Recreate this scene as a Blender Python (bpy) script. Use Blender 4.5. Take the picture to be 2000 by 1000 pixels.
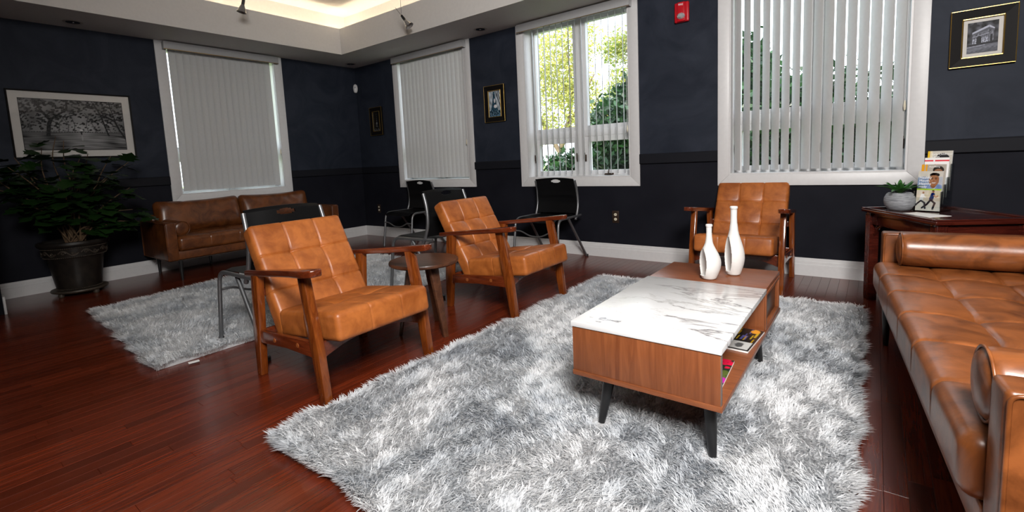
import bpy, bmesh, math, random
import numpy as np
from mathutils import Matrix, Vector
for o in list(bpy.data.objects): bpy.data.objects.remove(o)
scene = bpy.context.scene
COL = scene.collection
random.seed(7); np.random.seed(7)

# ------------------------------------------------------------------ camera
def _cam():
    yaw, pitch, roll = .6629, -.1075, -.0471
    cy, sy, cp, sp = math.cos(yaw), math.sin(yaw), math.cos(pitch), math.sin(pitch)
    F = Vector((-sy*cp, cy*cp, sp)); r = Vector((cy, sy, 0)); u = r.cross(F)
    R = r*math.cos(roll) + u*math.sin(roll); U = u*math.cos(roll) - r*math.sin(roll)
    cam = bpy.data.cameras.new('camera'); ob = bpy.data.objects.new('camera', cam); COL.objects.link(ob)
    m = Matrix((R, U, -F)).transposed().to_4x4(); m.translation = (6.0149, -4.3394, 1.0045)
    ob.matrix_world = m
    cam.sensor_fit = 'HORIZONTAL'; cam.sensor_width = 36; cam.lens = 931.0/2000*36
    cam.shift_x = (1000-983.9)/2000; cam.shift_y = -(500-414.87)/2000
    cam.clip_start = .05; cam.clip_end = 200
    scene.camera = ob
_cam()

# ------------------------------------------------------------------ world, sun, lights, exposure
scene.view_settings.view_transform = 'Standard'; scene.view_settings.look = 'None'
scene.view_settings.gamma = 1; scene.view_settings.use_curve_mapping = False
scene.view_settings.exposure = 0.28
w = bpy.data.worlds.new('sky'); scene.world = w; w.use_nodes = True
bg = w.node_tree.nodes['Background']; bg.inputs[0].default_value = (.80, .90, 1.0, 1); bg.inputs[1].default_value = 4.0

def light(name, kind, loc, energy, color=(1, 1, 1), size=None, size_y=None, target=None, angle=None):
    l = bpy.data.lights.new(name, kind); l.energy = energy; l.color = color
    if kind == 'AREA':
        l.size = size
        if size_y: l.shape = 'RECTANGLE'; l.size_y = size_y
    if kind == 'SUN' and angle: l.angle = angle
    o = bpy.data.objects.new(name, l); COL.objects.link(o); o.location = loc
    if target is not None:
        o.rotation_euler = (Vector(target)-Vector(loc)).to_track_quat('-Z', 'Y').to_euler()
    return o
light('sun', 'SUN', (10, -10, 12), 5.0, (1, .93, .80), target=(4.0, 4.0, 0), angle=.02)
# unseen spot behind the camera, added to stand in for ceiling-bounced flash
kl = light('bounced_flash_spot', 'SPOT', (6.75, -4.75, 2.68), 880, (1, .97, .935), target=(4.75, -1.1, .55)); kl.data.shadow_soft_size = .60; kl.data.spot_size = math.radians(138); kl.data.spot_blend = 1.0

# ------------------------------------------------------------------ helpers
def link(name, me, mat=None, parent=None, loc=None, rot=None):
    o = bpy.data.objects.new(name, me); COL.objects.link(o)
    if mat is not None and me is not None and len(me.materials) == 0: me.materials.append(mat)
    if parent is not None: o.parent = parent
    if loc is not None: o.location = loc
    if rot is not None: o.rotation_euler = rot
    return o
def thing(name, label, cat, loc=(0, 0, 0), rz=0, group=None):
    o = bpy.data.objects.new(name, None); COL.objects.link(o); o.empty_display_size = .1
    o.location = loc; o.rotation_euler = (0, 0, rz); o['label'] = label; o['category'] = cat
    if group: o['group'] = group
    return o
def tag(o, label, cat, group=None):
    o['label'] = label; o['category'] = cat
    if group: o['group'] = group
    return o
def struct(o):
    o['kind'] = 'structure'; return o
def sroot(name, loc=(0, 0, 0)):
    o = bpy.data.objects.new(name, None); COL.objects.link(o); o.location = loc; o['kind'] = 'structure'; return o
def copy_tree(o, parent=None):
    c = o.copy(); COL.objects.link(c)
    if parent is not None: c.parent = parent
    for ch in list(o.children): copy_tree(ch, c)
    return c

def mk(name, V, F, smooth=True, ang=40, bev=0, seg=2):
    me = bpy.data.meshes.new(name)
    me.from_pydata([tuple(v) for v in V], [], [tuple(f) for f in F])
    if bev:
        bm = bmesh.new(); bm.from_mesh(me)
        bmesh.ops.remove_doubles(bm, verts=bm.verts, dist=1e-6)
        bmesh.ops.recalc_face_normals(bm, faces=bm.faces)
        ed = [e for e in bm.edges if len(e.link_faces) == 2 and e.calc_face_angle(0) > .5]
        bmesh.ops.bevel(bm, geom=ed, offset=bev, segments=seg, profile=.5, affect='EDGES', clamp_overlap=True)
        bm.to_mesh(me); bm.free()
    me.update()
    if smooth:
        me.shade_smooth(); me.set_sharp_from_angle(angle=math.radians(ang))
    return me
class G:
    """collects faces of one part"""
    def __init__(s): s.v = []; s.f = []
    def add(s, V, F, M=None):
        n = len(s.v)
        if M is not None: V = [M @ Vector(v) for v in V]
        s.v += [tuple(v) for v in V]; s.f += [tuple(i+n for i in f) for f in F]; return s
    def box(s, x0, x1, y0, y1, z0, z1, M=None):
        V = [(x, y, z) for z in (z0, z1) for y in (y0, y1) for x in (x0, x1)]
        F = [(0, 2, 3, 1), (4, 5, 7, 6), (0, 1, 5, 4), (2, 6, 7, 3), (0, 4, 6, 2), (1, 3, 7, 5)]
        return s.add(V, F, M)
    def prism(s, poly, a0, a1, axis='y', M=None):
        n = len(poly)
        def P(p, a): return {'y': (p[0], a, p[1]), 'z': (p[0], p[1], a), 'x': (a, p[0], p[1])}[axis]
        V = [P(p, a0) for p in poly]+[P(p, a1) for p in poly]
        F = [tuple(range(n))[::-1], tuple(range(n, 2*n))]+[(i, (i+1) % n, n+(i+1) % n, n+i) for i in range(n)]
        return s.add(V, F, M)
    def tube(s, pts, r, n=8, M=None, cap=True, flat=None):
        pts = [Vector(p) for p in pts]; rs = r if isinstance(r, (list, tuple)) else [r]*len(pts)
        V = []; F = []; up = None
        for i, p in enumerate(pts):
            t = ((pts[min(i+1, len(pts)-1)]-pts[max(i-1, 0)])).normalized()
            if up is None:
                up = Vector((0, 0, 1)) if abs(t.z) < .9 else Vector((0, 1, 0))
            up = (up-t*up.dot(t)).normalized(); side = t.cross(up)
            for k in range(n):
                a = 2*math.pi*k/n
                V.append(p+(up*math.cos(a)*(flat or 1)+side*math.sin(a))*rs[i])
        for i in range(len(pts)-1):
            for k in range(n):
                F.append((i*n+k, i*n+(k+1) % n, (i+1)*n+(k+1) % n, (i+1)*n+k))
        if cap: F.append(tuple(range(n))[::-1]); F.append(tuple(range((len(pts)-1)*n, len(pts)*n)))
        return s.add(V, F, M)
    def lathe(s, prof, n=24, M=None):
        V = []; F = []
        for r, z in prof:
            for k in range(n): a = 2*math.pi*k/n; V.append((r*math.cos(a), r*math.sin(a), z))
        for i in range(len(prof)-1):
            for k in range(n): F.append((i*n+k, i*n+(k+1) % n, (i+1)*n+(k+1) % n, (i+1)*n+k))
        if prof[0][0] > 1e-4: F.append(tuple(range(n))[::-1])
        if prof[-1][0] > 1e-4: F.append(tuple(range((len(prof)-1)*n, len(prof)*n)))
        return s.add(V, F, M)
    def me(s, name, **k): return mk(name, s.v, s.f, **k)
def smooth_path(pts, k=6):
    """Catmull-Rom through points"""
    P = [Vector(p) for p in pts]; P = [P[0]*2-P[1]]+P+[P[-1]*2-P[-2]]; out = []
    for i in range(1, len(P)-2):
        for j in range(k):
            t = j/k
            out.append(.5*((2*P[i])+(P[i+1]-P[i-1])*t+(2*P[i-1]-5*P[i]+4*P[i+1]-P[i+2])*t*t+(3*P[i]-P[i-1]-3*P[i+1]+P[i+2])*t**3))
    out.append(P[-2]); return out
def round_path(pts, rad, k=5):
    """polyline with rounded corners"""
    P = [Vector(p) for p in pts]; out = [P[0]]
    for i in range(1, len(P)-1):
        a = (P[i-1]-P[i]); b = (P[i+1]-P[i]); r = min(rad, a.length*.45, b.length*.45)
        A = P[i]+a.normalized()*r; B = P[i]+b.normalized()*r
        for j in range(k+1):
            t = j/k; out.append(A*(1-t)**2+P[i]*2*t*(1-t)+B*t*t)
    out.append(P[-1]); return out
def axis_lines(h, r, step, seams=(), sw=.007):
    c = h-r; L = {-h, -c-r*math.tan(math.radians(22.5)), -c, c, c+r*math.tan(math.radians(22.5)), h}
    n = max(1, int(2*c/step))
    base = [-c+2*c*i/n for i in range(n+1)]
    for s_ in seams:
        for d in (-2.5, -1.5, -.8, -.35, 0, .35, .8, 1.5, 2.5): L.add(s_+d*sw)
    for b in base:
        if all(abs(b-s_) > 2.6*sw for s_ in seams): L.add(b)
    out = []
    for v in sorted(L):
        if not out or v-out[-1] > 1e-4: out.append(v)
    return out
def rbox(hx, hy, hz, r, lx=None, ly=None, lz=None):
    """rounded box surface grid; returns arrays V (float), faces, N direction guess"""
    h = np.array([hx, hy, hz]); lines = [lx or axis_lines(hx, r, 9), ly or axis_lines(hy, r, 9), lz or axis_lines(hz, r, 9)]
    V = []; F = []; idx = {}
    def vid(p):
        k = tuple(np.round(p, 5))
        if k not in idx: idx[k] = len(V); V.append(p)
        return idx[k]
    for ax in range(3):
        b, c = (ax+1) % 3, (ax+2) % 3
        for sg in (-1, 1):
            ids = []
            for u in lines[b]:
                row = []
                for v in lines[c]:
                    p = [0, 0, 0]; p[ax] = sg*h[ax]; p[b] = u; p[c] = v; row.append(vid(tuple(p)))
                ids.append(row)
            for i in range(len(ids)-1):
                for j in range(len(ids[0])-1):
                    q = (ids[i][j], ids[i+1][j], ids[i+1][j+1], ids[i][j+1])
                    F.append(q if sg > 0 else q[::-1])
    V = np.array(V, float); inner = np.clip(V, -(h-r), h-r); d = V-inner; n = np.linalg.norm(d, axis=1, keepdims=True)
    V2 = inner+d/np.maximum(n, 1e-9)*r
    return V2, F, V
def soft_cushion(name, hx, hy, hz, r, sx=(), sy=(), buttons=(), puff=.012, gd=.006, bd=.014, sw=.007, side_seams=True, step=.03, extra=None):
    """upholstered block: +z is the sewn face; sx / sy = seam positions, buttons = (x, y) dimples"""
    bx = [b[0] for b in buttons]; by = [b[1] for b in buttons]
    V, F, P0 = rbox(hx, hy, hz, r, axis_lines(hx, r, step, tuple(sx)), axis_lines(hy, r, step, tuple(sy)), axis_lines(hz, r, .04))
    x, y, z = V[:, 0], V[:, 1], V[:, 2]
    top = np.clip((z+hz*.2)/(hz*1.0), 0, 1)
    sxl = sorted([-hx]+list(sx)+[hx]); syl = sorted([-hy]+list(sy)+[hy])
    def bulge(c, L):
        o = np.zeros_like(c)
        for a, b in zip(L[:-1], L[1:]):
            m = (c >= a) & (c <= b); t = (c[m]-a)/(b-a); o[m] = (4*t*(1-t))**.6
        return o
    dz = puff*bulge(np.clip(x, -hx, hx), sxl)*bulge(np.clip(y, -hy, hy), syl)
    for s_ in sx: dz -= gd*np.exp(-((x-s_)/sw)**2)
    for s_ in sy: dz -= gd*np.exp(-((y-s_)/sw)**2)
    for b in buttons:
        d = np.hypot(x-b[0], y-b[1]); dz -= bd*np.exp(-(d/.045)**2)+.006*np.exp(-(d/.014)**2)
    V[:, 2] += dz*top
    if side_seams:   # the seams run down the front faces too
        for s_ in sy: V[:, 0] -= np.sign(V[:, 0])*(np.abs(P0[:, 0]) > hx-1e-6)*gd*.6*np.exp(-((y-s_)/sw)**2)
        for s_ in sx: V[:, 1] -= np.sign(V[:, 1])*(np.abs(P0[:, 1]) > hy-1e-6)*gd*.6*np.exp(-((x-s_)/sw)**2)
    if extra is not None: V = extra(V, P0)
    return mk(name, V.tolist(), F, ang=75)
def grid_print(name, w_, h_, nx, ny, fn):
    """flat print: a sheet of small cells whose ink colour comes from fn(u, v) arrays -> rgb"""
    xs = np.linspace(-w_/2, w_/2, nx+1); zs = np.linspace(-h_/2, h_/2, ny+1)
    X, Z = np.meshgrid(xs, zs); V = np.stack([X.ravel(), np.zeros(X.size), Z.ravel()], 1)
    i = np.arange((nx+1)*(ny+1)).reshape(ny+1, nx+1)
    F = np.stack([i[:-1, :-1], i[:-1, 1:], i[1:, 1:], i[1:, :-1]], -1).reshape(-1, 4)
    me = bpy.data.meshes.new(name); me.from_pydata(V.tolist(), [], F.tolist())
    U_, V_ = np.meshgrid(np.linspace(0, 1, nx+1), np.linspace(0, 1, ny+1))
    c = np.ones((X.size, 4), np.float32); c[:, :3] = fn(U_.ravel(), V_.ravel())
    a = me.color_attributes.new('ink', 'FLOAT_COLOR', 'POINT'); a.data.foreach_set('color', c.ravel())
    return me

# ------------------------------------------------------------------ materials
def nm(name):
    m = bpy.data.materials.new(name); m.use_nodes = True; nt = m.node_tree; b = nt.nodes['Principled BSDF']; return m, nt, b
def inp(b, **k):
    for n, v in k.items():
        n = n.replace('_', ' ')
        if n in b.inputs: b.inputs[n].default_value = v
def c4(c): return (*c, 1)
def coords(nt, scale=(1, 1, 1), kind='Object', rand=False):
    tc = nt.nodes.new('ShaderNodeTexCoord'); mp = nt.nodes.new('ShaderNodeMapping'); mp.inputs['Scale'].default_value = scale
    nt.links.new(tc.outputs[kind], mp.inputs['Vector'])
    if rand:
        oi = nt.nodes.new('ShaderNodeObjectInfo'); ml = nt.nodes.new('ShaderNodeVectorMath'); ml.operation = 'SCALE'
        ml.inputs[0].default_value = (37, 61, 23); nt.links.new(oi.outputs['Random'], ml.inputs['Scale']); nt.links.new(ml.outputs[0], mp.inputs['Location'])
    return mp.outputs[0]
def noise(nt, vec, scale, detail=4, rough=.5, dist=0):
    n = nt.nodes.new('ShaderNodeTexNoise'); n.inputs['Scale'].default_value = scale; n.inputs['Detail'].default_value = detail
    n.inputs['Roughness'].default_value = rough; n.inputs['Distortion'].default_value = dist; nt.links.new(vec, n.inputs['Vector']); return n.outputs['Fac']
def ramp(nt, fac, stops):
    r = nt.nodes.new('ShaderNodeValToRGB'); e = r.color_ramp.elements
    while len(e) < len(stops): e.new(.5)
    for el, (p, c) in zip(e, stops): el.position = p; el.color = c4(c)
    nt.links.new(fac, r.inputs['Fac']); return r.outputs['Color']
def bump(nt, b, fac, strength, dist=.002):
    n = nt.nodes.new('ShaderNodeBump'); n.inputs['Strength'].default_value = strength; n.inputs['Distance'].default_value = dist
    nt.links.new(fac, n.inputs['Height']); nt.links.new(n.outputs['Normal'], b.inputs['Normal'])
def plain(name, c, rough=.5, metal=0, spec=.5, coat=0, grain=0):
    m, nt, b = nm(name); inp(b, Base_Color=c4(c), Roughness=rough, Metallic=metal, Specular_IOR_Level=spec, Coat_Weight=coat, Coat_Roughness=.15)
    v = coords(nt); f = noise(nt, v, 40, 2)
    k = .02
    nt.links.new(ramp(nt, f, [(.3, tuple(x*(1-k) for x in c)), (.7, tuple(min(1, x*(1+k)) for x in c))]), b.inputs['Base Color'])
    if grain: bump(nt, b, f, grain)
    return m
def mottled(name, c1, c2, scale, rough=.5, spec=.5, detail=5, bumps=0, dist=.4, coat=0, lo=.35, hi=.65):
    m, nt, b = nm(name); inp(b, Roughness=rough, Specular_IOR_Level=spec, Coat_Weight=coat, Coat_Roughness=.2)
    f = noise(nt, coords(nt), scale, detail, .6, dist)
    nt.links.new(ramp(nt, f, [(lo, c1), (hi, c2)]), b.inputs['Base Color'])
    if bumps: bump(nt, b, noise(nt, coords(nt), scale*14, 3), bumps)
    return m
def wood(name, c1, c2, scale=(2, 40, 40), rough=.3, coat=.3, rand=False, spec=.5, island=False, mid=None, var=.25):
    m, nt, b = nm(name); inp(b, Roughness=rough, Coat_Weight=coat, Coat_Roughness=.12, Specular_IOR_Level=spec)
    v = coords(nt, scale, rand=rand)
    f = noise(nt, v, 1.0, 6, .62, 1.2)
    col = ramp(nt, f, [(.28, c1), (.5, mid or tuple((a+b_)/2 for a, b_ in zip(c1, c2))), (.72, c2)])
    if rand or island:
        if rand: src = nt.nodes.new('ShaderNodeObjectInfo').outputs['Random']
        else: src = nt.nodes.new('ShaderNodeNewGeometry').outputs['Random Per Island']
        mr = nt.nodes.new('ShaderNodeMapRange'); mr.inputs['To Min'].default_value = 1-var; mr.inputs['To Max'].default_value = 1+var
        nt.links.new(src, mr.inputs['Value'])
        mx = nt.nodes.new('ShaderNodeMix'); mx.data_type = 'RGBA'; mx.blend_type = 'MULTIPLY'; mx.inputs['Factor'].default_value = 1
        nt.links.new(col, mx.inputs[6]); nt.links.new(mr.outputs[0], mx.inputs[7]); col = mx.outputs[2]
    nt.links.new(col, b.inputs['Base Color']); bump(nt, b, f, .06, .001)
    return m
def ink(name, rough=.5, coat=0):
    m, nt, b = nm(name); a = nt.nodes.new('ShaderNodeAttribute'); a.attribute_name = 'ink'
    nt.links.new(a.outputs['Color'], b.inputs['Base Color']); inp(b, Roughness=rough, Coat_Weight=coat, Coat_Roughness=.03, Specular_IOR_Level=.12); return m
def glass(name, tint=(1, 1, 1), gloss=.06):
    m, nt, b = nm(name); nt.nodes.remove(b); out = nt.nodes['Material Output']
    t = nt.nodes.new('ShaderNodeBsdfTransparent'); t.inputs[0].default_value = c4(tint)
    g = nt.nodes.new('ShaderNodeBsdfGlossy'); g.inputs['Roughness'].default_value = .02
    lw = nt.nodes.new('ShaderNodeLayerWeight'); lw.inputs['Blend'].default_value = .12
    mr = nt.nodes.new('ShaderNodeMapRange'); mr.inputs['To Min'].default_value = gloss*.4; mr.inputs['To Max'].default_value = .6
    nt.links.new(lw.outputs['Fresnel'], mr.inputs['Value'])
    mx = nt.nodes.new('ShaderNodeMixShader'); nt.links.new(mr.outputs[0], mx.inputs[0]); nt.links.new(t.outputs[0], mx.inputs[1]); nt.links.new(g.outputs[0], mx.inputs[2])
    nt.links.new(mx.outputs[0], out.inputs['Surface']); return m
def leafy(name, c1, c2, trans=.4, rough=.4, scale=3):
    m, nt, b = nm(name); out = nt.nodes['Material Output']
    g = nt.nodes.new('ShaderNodeNewGeometry'); col = ramp(nt, g.outputs['Random Per Island'], [(0, c1), (1, c2)])
    nt.links.new(col, b.inputs['Base Color']); inp(b, Roughness=rough)
    t = nt.nodes.new('ShaderNodeBsdfTranslucent'); nt.links.new(col, t.inputs['Color'])
    mx = nt.nodes.new('ShaderNodeMixShader'); mx.inputs[0].default_value = trans
    nt.links.new(b.outputs[0], mx.inputs[1]); nt.links.new(t.outputs[0], mx.inputs[2]); nt.links.new(mx.outputs[0], out.inputs['Surface']); return m
def emit(name, c, s):
    m, nt, b = nm(name); inp(b, Base_Color=c4(c), Emission_Color=c4(c), Emission_Strength=s); return m

M = {}
M['wall_up'] = mottled('navy_plaster', (.0135, .0175, .0285), (.0255, .031, .046), 2.2, rough=.6, spec=.18, bumps=.03, dist=1.5)
M['wall_low'] = mottled('black_wainscot_paint', (.0090, .0094, .0140), (.0128, .0134, .0190), 3, rough=.6, spec=.08)
M['rail'] = plain('chair_rail_paint', (.0105, .011, .0148), .55, spec=.12)
M['white'] = plain('white_trim_paint', (.66, .655, .66), .4)
M['ceil'] = plain('ceiling_paint', (.62, .60, .58), .8, spec=.2)
M['soffit'] = plain('soffit_paint', (.42, .42, .43), .8, spec=.2)
M['plank'] = wood('cherry_strip_floor', (.060, .0080, .0027), (.150, .023, .0065), (75, 3.0, 30), rough=.26, coat=.15, rand=True, var=.28)
M['plank_far'] = wood('cherry_strip_floor_far', (.060, .0080, .0027), (.150, .023, .0065), (75, 3.0, 30), rough=.26, coat=.15, island=True, var=.28)
M['gap'] = plain('floor_joint', (.012, .004, .003), .6)
M['tan'] = mottled('tan_leather', (.27, .070, .012), (.46, .140, .030), 11, rough=.42, bumps=.10, coat=.05)
M['brown'] = mottled('brown_leather', (.115, .033, .008), (.29, .090, .024), 7, rough=.33, bumps=.12, coat=.1, dist=1.2)
M['brown2'] = mottled('dark_brown_leather', (.066, .018, .004), (.175, .054, .013), 7, rough=.33, bumps=.12, coat=.1, dist=1.2)
M['brown_dark'] = plain('sofa_underside', (.035, .022, .016), .7)
M['mahog'] = wood('reddish_frame_wood', (.060, .009, .003), (.17, .033, .009), (6, 50, 50), rough=.2, coat=.5)
M['mahog_leg'] = wood('amber_leg_wood', (.09, .015, .003), (.25, .064, .010), (50, 50, 6), rough=.18, coat=.6)
M['plug'] = plain('wood_plug', (.25, .07, .016), .3)
M['cherry'] = wood('dark_cherry_table', (.028, .004, .003), (.080, .013, .007), (6, 50, 50), rough=.15, coat=.6)
M['walnut'] = wood('walnut_veneer', (.15, .040, .012), (.28, .088, .029), (40, 6, 3), rough=.4, coat=.1)
M['walnut_top'] = wood('walnut_veneer_top', (.14, .038, .013), (.26, .082, .029), (5, 45, 40), rough=.35, coat=.1)
M['walnut_dark'] = wood('dark_walnut_round', (.035, .012, .006), (.12, .046, .022), (5, 40, 40), rough=.35, coat=.1)
M['black'] = plain('black_paint', (.012, .012, .013), .35)
M['plastic'] = plain('black_plastic', (.005, .005, .0055), .45, spec=.13)
M['steel'] = plain('grey_steel_tube', (.22, .225, .235), .40, metal=.8)
M['chrome'] = plain('chrome', (.8, .8, .8), .12, metal=1)
M['vase'] = plain('white_ceramic', (.72, .71, .69), .5)
M['slat'] = plain('grey_vinyl_slat', (.55, .555, .555), .5)
M['valance'] = plain('valance_grey', (.36, .36, .365), .5)
M['brass'] = plain('brass', (.65, .42, .12), .25, metal=1)
M['gold'] = plain('gold_leaf', (.55, .36, .10), .32, metal=.9)
M['framewood'] = plain('black_frame_lacquer', (.006, .005, .005), .5, spec=.12)
M['mat'] = plain('picture_mat', (.62, .60, .57), .8)
M['ink'] = ink('photo_ink', .45)
M['inkg'] = ink('glossy_ink', .3, .6)
M['glass'] = glass('window_glass')
M['acrylic'] = glass('clear_acrylic', (.93, .95, .95), .12)
M['red'] = plain('red_plastic', (.48, .006, .014), .3)
M['beige'] = plain('ivory_plastic', (.72, .66, .52), .4)
M['bronze'] = plain('bronze_plate', (.075, .050, .036), .35, metal=.6)
M['paper'] = plain('paper_white', (.85, .84, .82), .6)
M['leaf'] = leafy('houseplant_leaf', (.006, .024, .004), (.022, .065, .010), .10, .40)
M['succ'] = mottled('agave_leaf', (.02, .085, .015), (.06, .19, .035), 8, rough=.4)
M['stem'] = mottled('stem_bark', (.07, .04, .02), (.15, .09, .045), 30, rough=.8)
M['bark'] = mottled('tree_bark', (.10, .07, .045), (.22, .16, .11), 6, rough=.9)
M['tree'] = leafy('yellow_green_leaf', (.24, .31, .06), (.62, .54, .17), .5, .6)
M['tree2'] = leafy('mid_green_leaf', (.15, .25, .045), (.52, .48, .13), .5, .6)
M['bush'] = leafy('dark_green_leaf', (.004, .020, .007), (.022, .085, .018), .15, .4)
M['grass'] = mottled('lawn', (.16, .26, .04), (.42, .50, .14), 3, rough=.9)
M['pot'] = mottled('dark_bronze_pot', (.009, .007, .006), (.022, .017, .013), 12, rough=.45, spec=.3, bumps=.1)
M['potband'] = plain('pot_relief', (.07, .055, .042), .4, metal=.3)
M['soil'] = plain('soil', (.03, .02, .015), .9)
def _ridged():
    m, nt, b = nm('ridged_grey_ceramic'); inp(b, Roughness=.55)
    f = noise(nt, coords(nt, (6, 6, 60)), 3, 3, .6, .6)
    nt.links.new(ramp(nt, f, [(.3, (.12, .125, .14)), (.65, (.33, .34, .36))]), b.inputs['Base Color']); bump(nt, b, f, .6, .004); return m
M['ridged'] = _ridged()
def _rug():
    m, nt, b = nm('grey_shag_pile'); inp(b, Roughness=.75, Specular_IOR_Level=.25, Sheen_Weight=.25)
    v = coords(nt, (1, 1, 0)); f = noise(nt, v, 2.3, 5, .6, .7)
    col = ramp(nt, f, [(.32, (.50, .535, .585)), (.44, (.73, .755, .785)), (.56, (.86, .87, .885))])
    g = nt.nodes.new('ShaderNodeNewGeometry'); mr = nt.nodes.new('ShaderNodeMapRange'); mr.inputs['To Min'].default_value = .88; mr.inputs['To Max'].default_value = 1.06
    nt.links.new(g.outputs['Random Per Island'], mr.inputs['Value'])
    mx = nt.nodes.new('ShaderNodeMix'); mx.data_type = 'RGBA'; mx.blend_type = 'MULTIPLY'; mx.inputs['Factor'].default_value = 1
    nt.links.new(col, mx.inputs[6]); nt.links.new(mr.outputs[0], mx.inputs[7]); nt.links.new(mx.outputs[2], b.inputs['Base Color'])
    t = nt.nodes.new('ShaderNodeBsdfTranslucent'); nt.links.new(mx.outputs[2], t.inputs['Color']); ms = nt.nodes.new('ShaderNodeMixShader'); ms.inputs[0].default_value = .38
    nt.links.new(b.outputs[0], ms.inputs[1]); nt.links.new(t.outputs[0], ms.inputs[2]); nt.links.new(ms.outputs[0], nt.nodes['Material Output'].inputs['Surface']); return m
M['rug'] = _rug()
M['backing'] = plain('rug_backing', (.45, .45, .46), .9)
def _marble():
    m, nt, b = nm('white_marble'); inp(b, Roughness=.22, Coat_Weight=.2)
    v = coords(nt, (1.0, 2.6, 1.0)); mpn = v.node; mpn.inputs['Rotation'].default_value = (0, 0, .30)
    n1 = noise(nt, v, 1.5, 8, .60, .7); n2 = noise(nt, v, 3.4, 7, .6, .6); n3 = noise(nt, v, 1.1, 2, .5, .3)
    def vein(f, w_, c):
        s = nt.nodes.new('ShaderNodeMath'); s.operation = 'SUBTRACT'; nt.links.new(f, s.inputs[0]); s.inputs[1].default_value = c
        a = nt.nodes.new('ShaderNodeMath'); a.operation = 'ABSOLUTE'; nt.links.new(s.outputs[0], a.inputs[0])
        r = nt.nodes.new('ShaderNodeMapRange'); r.inputs['From Min'].default_value = 0; r.inputs['From Max'].default_value = w_; r.inputs['To Min'].default_value = 1; r.inputs['To Max'].default_value = 0
        nt.links.new(a.outputs[0], r.inputs['Value']); return r.outputs[0]
    def mul(a, b_, k=1):
        s = nt.nodes.new('ShaderNodeMath'); s.operation = 'MULTIPLY'; nt.links.new(a, s.inputs[0])
        if isinstance(b_, (int, float)): s.inputs[1].default_value = b_
        else: nt.links.new(b_, s.inputs[1])
        return s.outputs[0]
    mask = nt.nodes.new('ShaderNodeMapRange'); mask.inputs['From Min'].default_value = .36; mask.inputs['From Max'].default_value = .60; nt.links.new(n3, mask.inputs['Value'])
    va = mul(vein(n1, .022, .5), mask.outputs[0]); vb = mul(mul(vein(n2, .012, .52), mask.outputs[0]), .35)
    ad = nt.nodes.new('ShaderNodeMath'); ad.operation = 'ADD'; ad.use_clamp = True; nt.links.new(va, ad.inputs[0]); nt.links.new(vb, ad.inputs[1])
    nt.links.new(ramp(nt, ad.outputs[0], [(0, (.76, .765, .775)), (.35, (.58, .575, .575)), (1, (.17, .16, .17))]), b.inputs['Base Color']); return m
M['marble'] = _marble()
# ------------------------------------------------------------------ room shell
RX, RY = 7.9, -6.3            # right and rear walls, behind / beside the camera
H, S, T = 2.44, .632, .23     # soffit height, soffit depth, wall thickness
RAIL0, RAIL1, SPLIT = .915, 1.008, .96
WZ0, WZ1, CAS = .80, 2.41, .09
WIN_B = [(.942, 2.146), (3.003, 4.188), (5.053, 6.193)]     # openings along the back wall (x)
WIN_L = [(-2.376, -1.193)]                                   # opening along the left wall (y)

def wall(name, along, openings, a0, a1, ztop=3.1):
    """wall split into blocks round its openings; lower blocks carry the black wainscot paint"""
    V = []; F = []; mats = []
    def blk(u0, u1, z0, z1, mi):
        g = G()
        if along == 'x': g.box(u0, u1, 0, T, z0, z1)
        elif along == 'y': g.box(-T, 0, u0, u1, z0, z1)
        elif along == 'x-': g.box(u0, u1, RY-T, RY, z0, z1)
        else: g.box(RX, RX+T, u0, u1, z0, z1)
        n = len(V); V.extend(g.v); F.extend([tuple(i+n for i in f) for f in g.f]); mats.extend([mi]*6)
    cuts = [a0]+[c for o in openings for c in o]+[a1]
    for i in range(0, len(cuts), 2):
        blk(cuts[i], cuts[i+1], 0, SPLIT, 1); blk(cuts[i], cuts[i+1], SPLIT, ztop, 0)
    for o in openings:
        blk(o[0], o[1], 0, WZ0, 1); blk(o[0], o[1], WZ1, ztop, 0)
    me = bpy.data.meshes.new(name); me.from_pydata(V, [], F); me.materials.append(M['wall_up']); me.materials.append(M['wall_low'])
    me.polygons.foreach_set('material_index', mats); me.update()
    return struct(link(name, me))
wall('wall_back', 'x', WIN_B, -T, RX+T)
wall('wall_left', 'y', WIN_L, RY-T, 0)
wall('wall_rear', 'x-', [], -T, RX+T)
wall('wall_right', 'y+', [], RY, 0)
# short wall return at the left edge of the view
struct(link('wall_return', G().box(0.0, .70, -4.04, -3.895, 0, H).me('wall_return', smooth=False), M['wall_low']))

# baseboards with a stepped profile: (out, z)
BB = [(0, 0), (.016, 0), (.016, .088), (.011, .092), (.011, .112), (.007, .116), (.0055, .134), (0, .139)]
def baseboard(name, along, a0, a1, at=0, flip=1):
    g = G()
    poly = [(at-flip*o, z) for o, z in BB]
    if along == 'x': g.prism([(p, z) for p, z in poly], a0, a1, 'x')
    else: g.prism([(-(p), z) if False else (at+flip*o, z) for (p, z), (o, _) in zip(poly, BB)], a0, a1, 'y')
    return struct(link(name, g.me(name, smooth=False), M['white']))
baseboard('baseboard_back', 'x', 0.0, RX)
baseboard('baseboard_left', 'y', -3.895, 0.0)
baseboard('baseboard_return', 'x', 0.0, .716, at=-3.895, flip=-1) if False else struct(link('baseboard_return', G().box(0.016, .718, -3.895, -3.88, 0, .139).me('bbr', bev=.003), M['white']))
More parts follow.
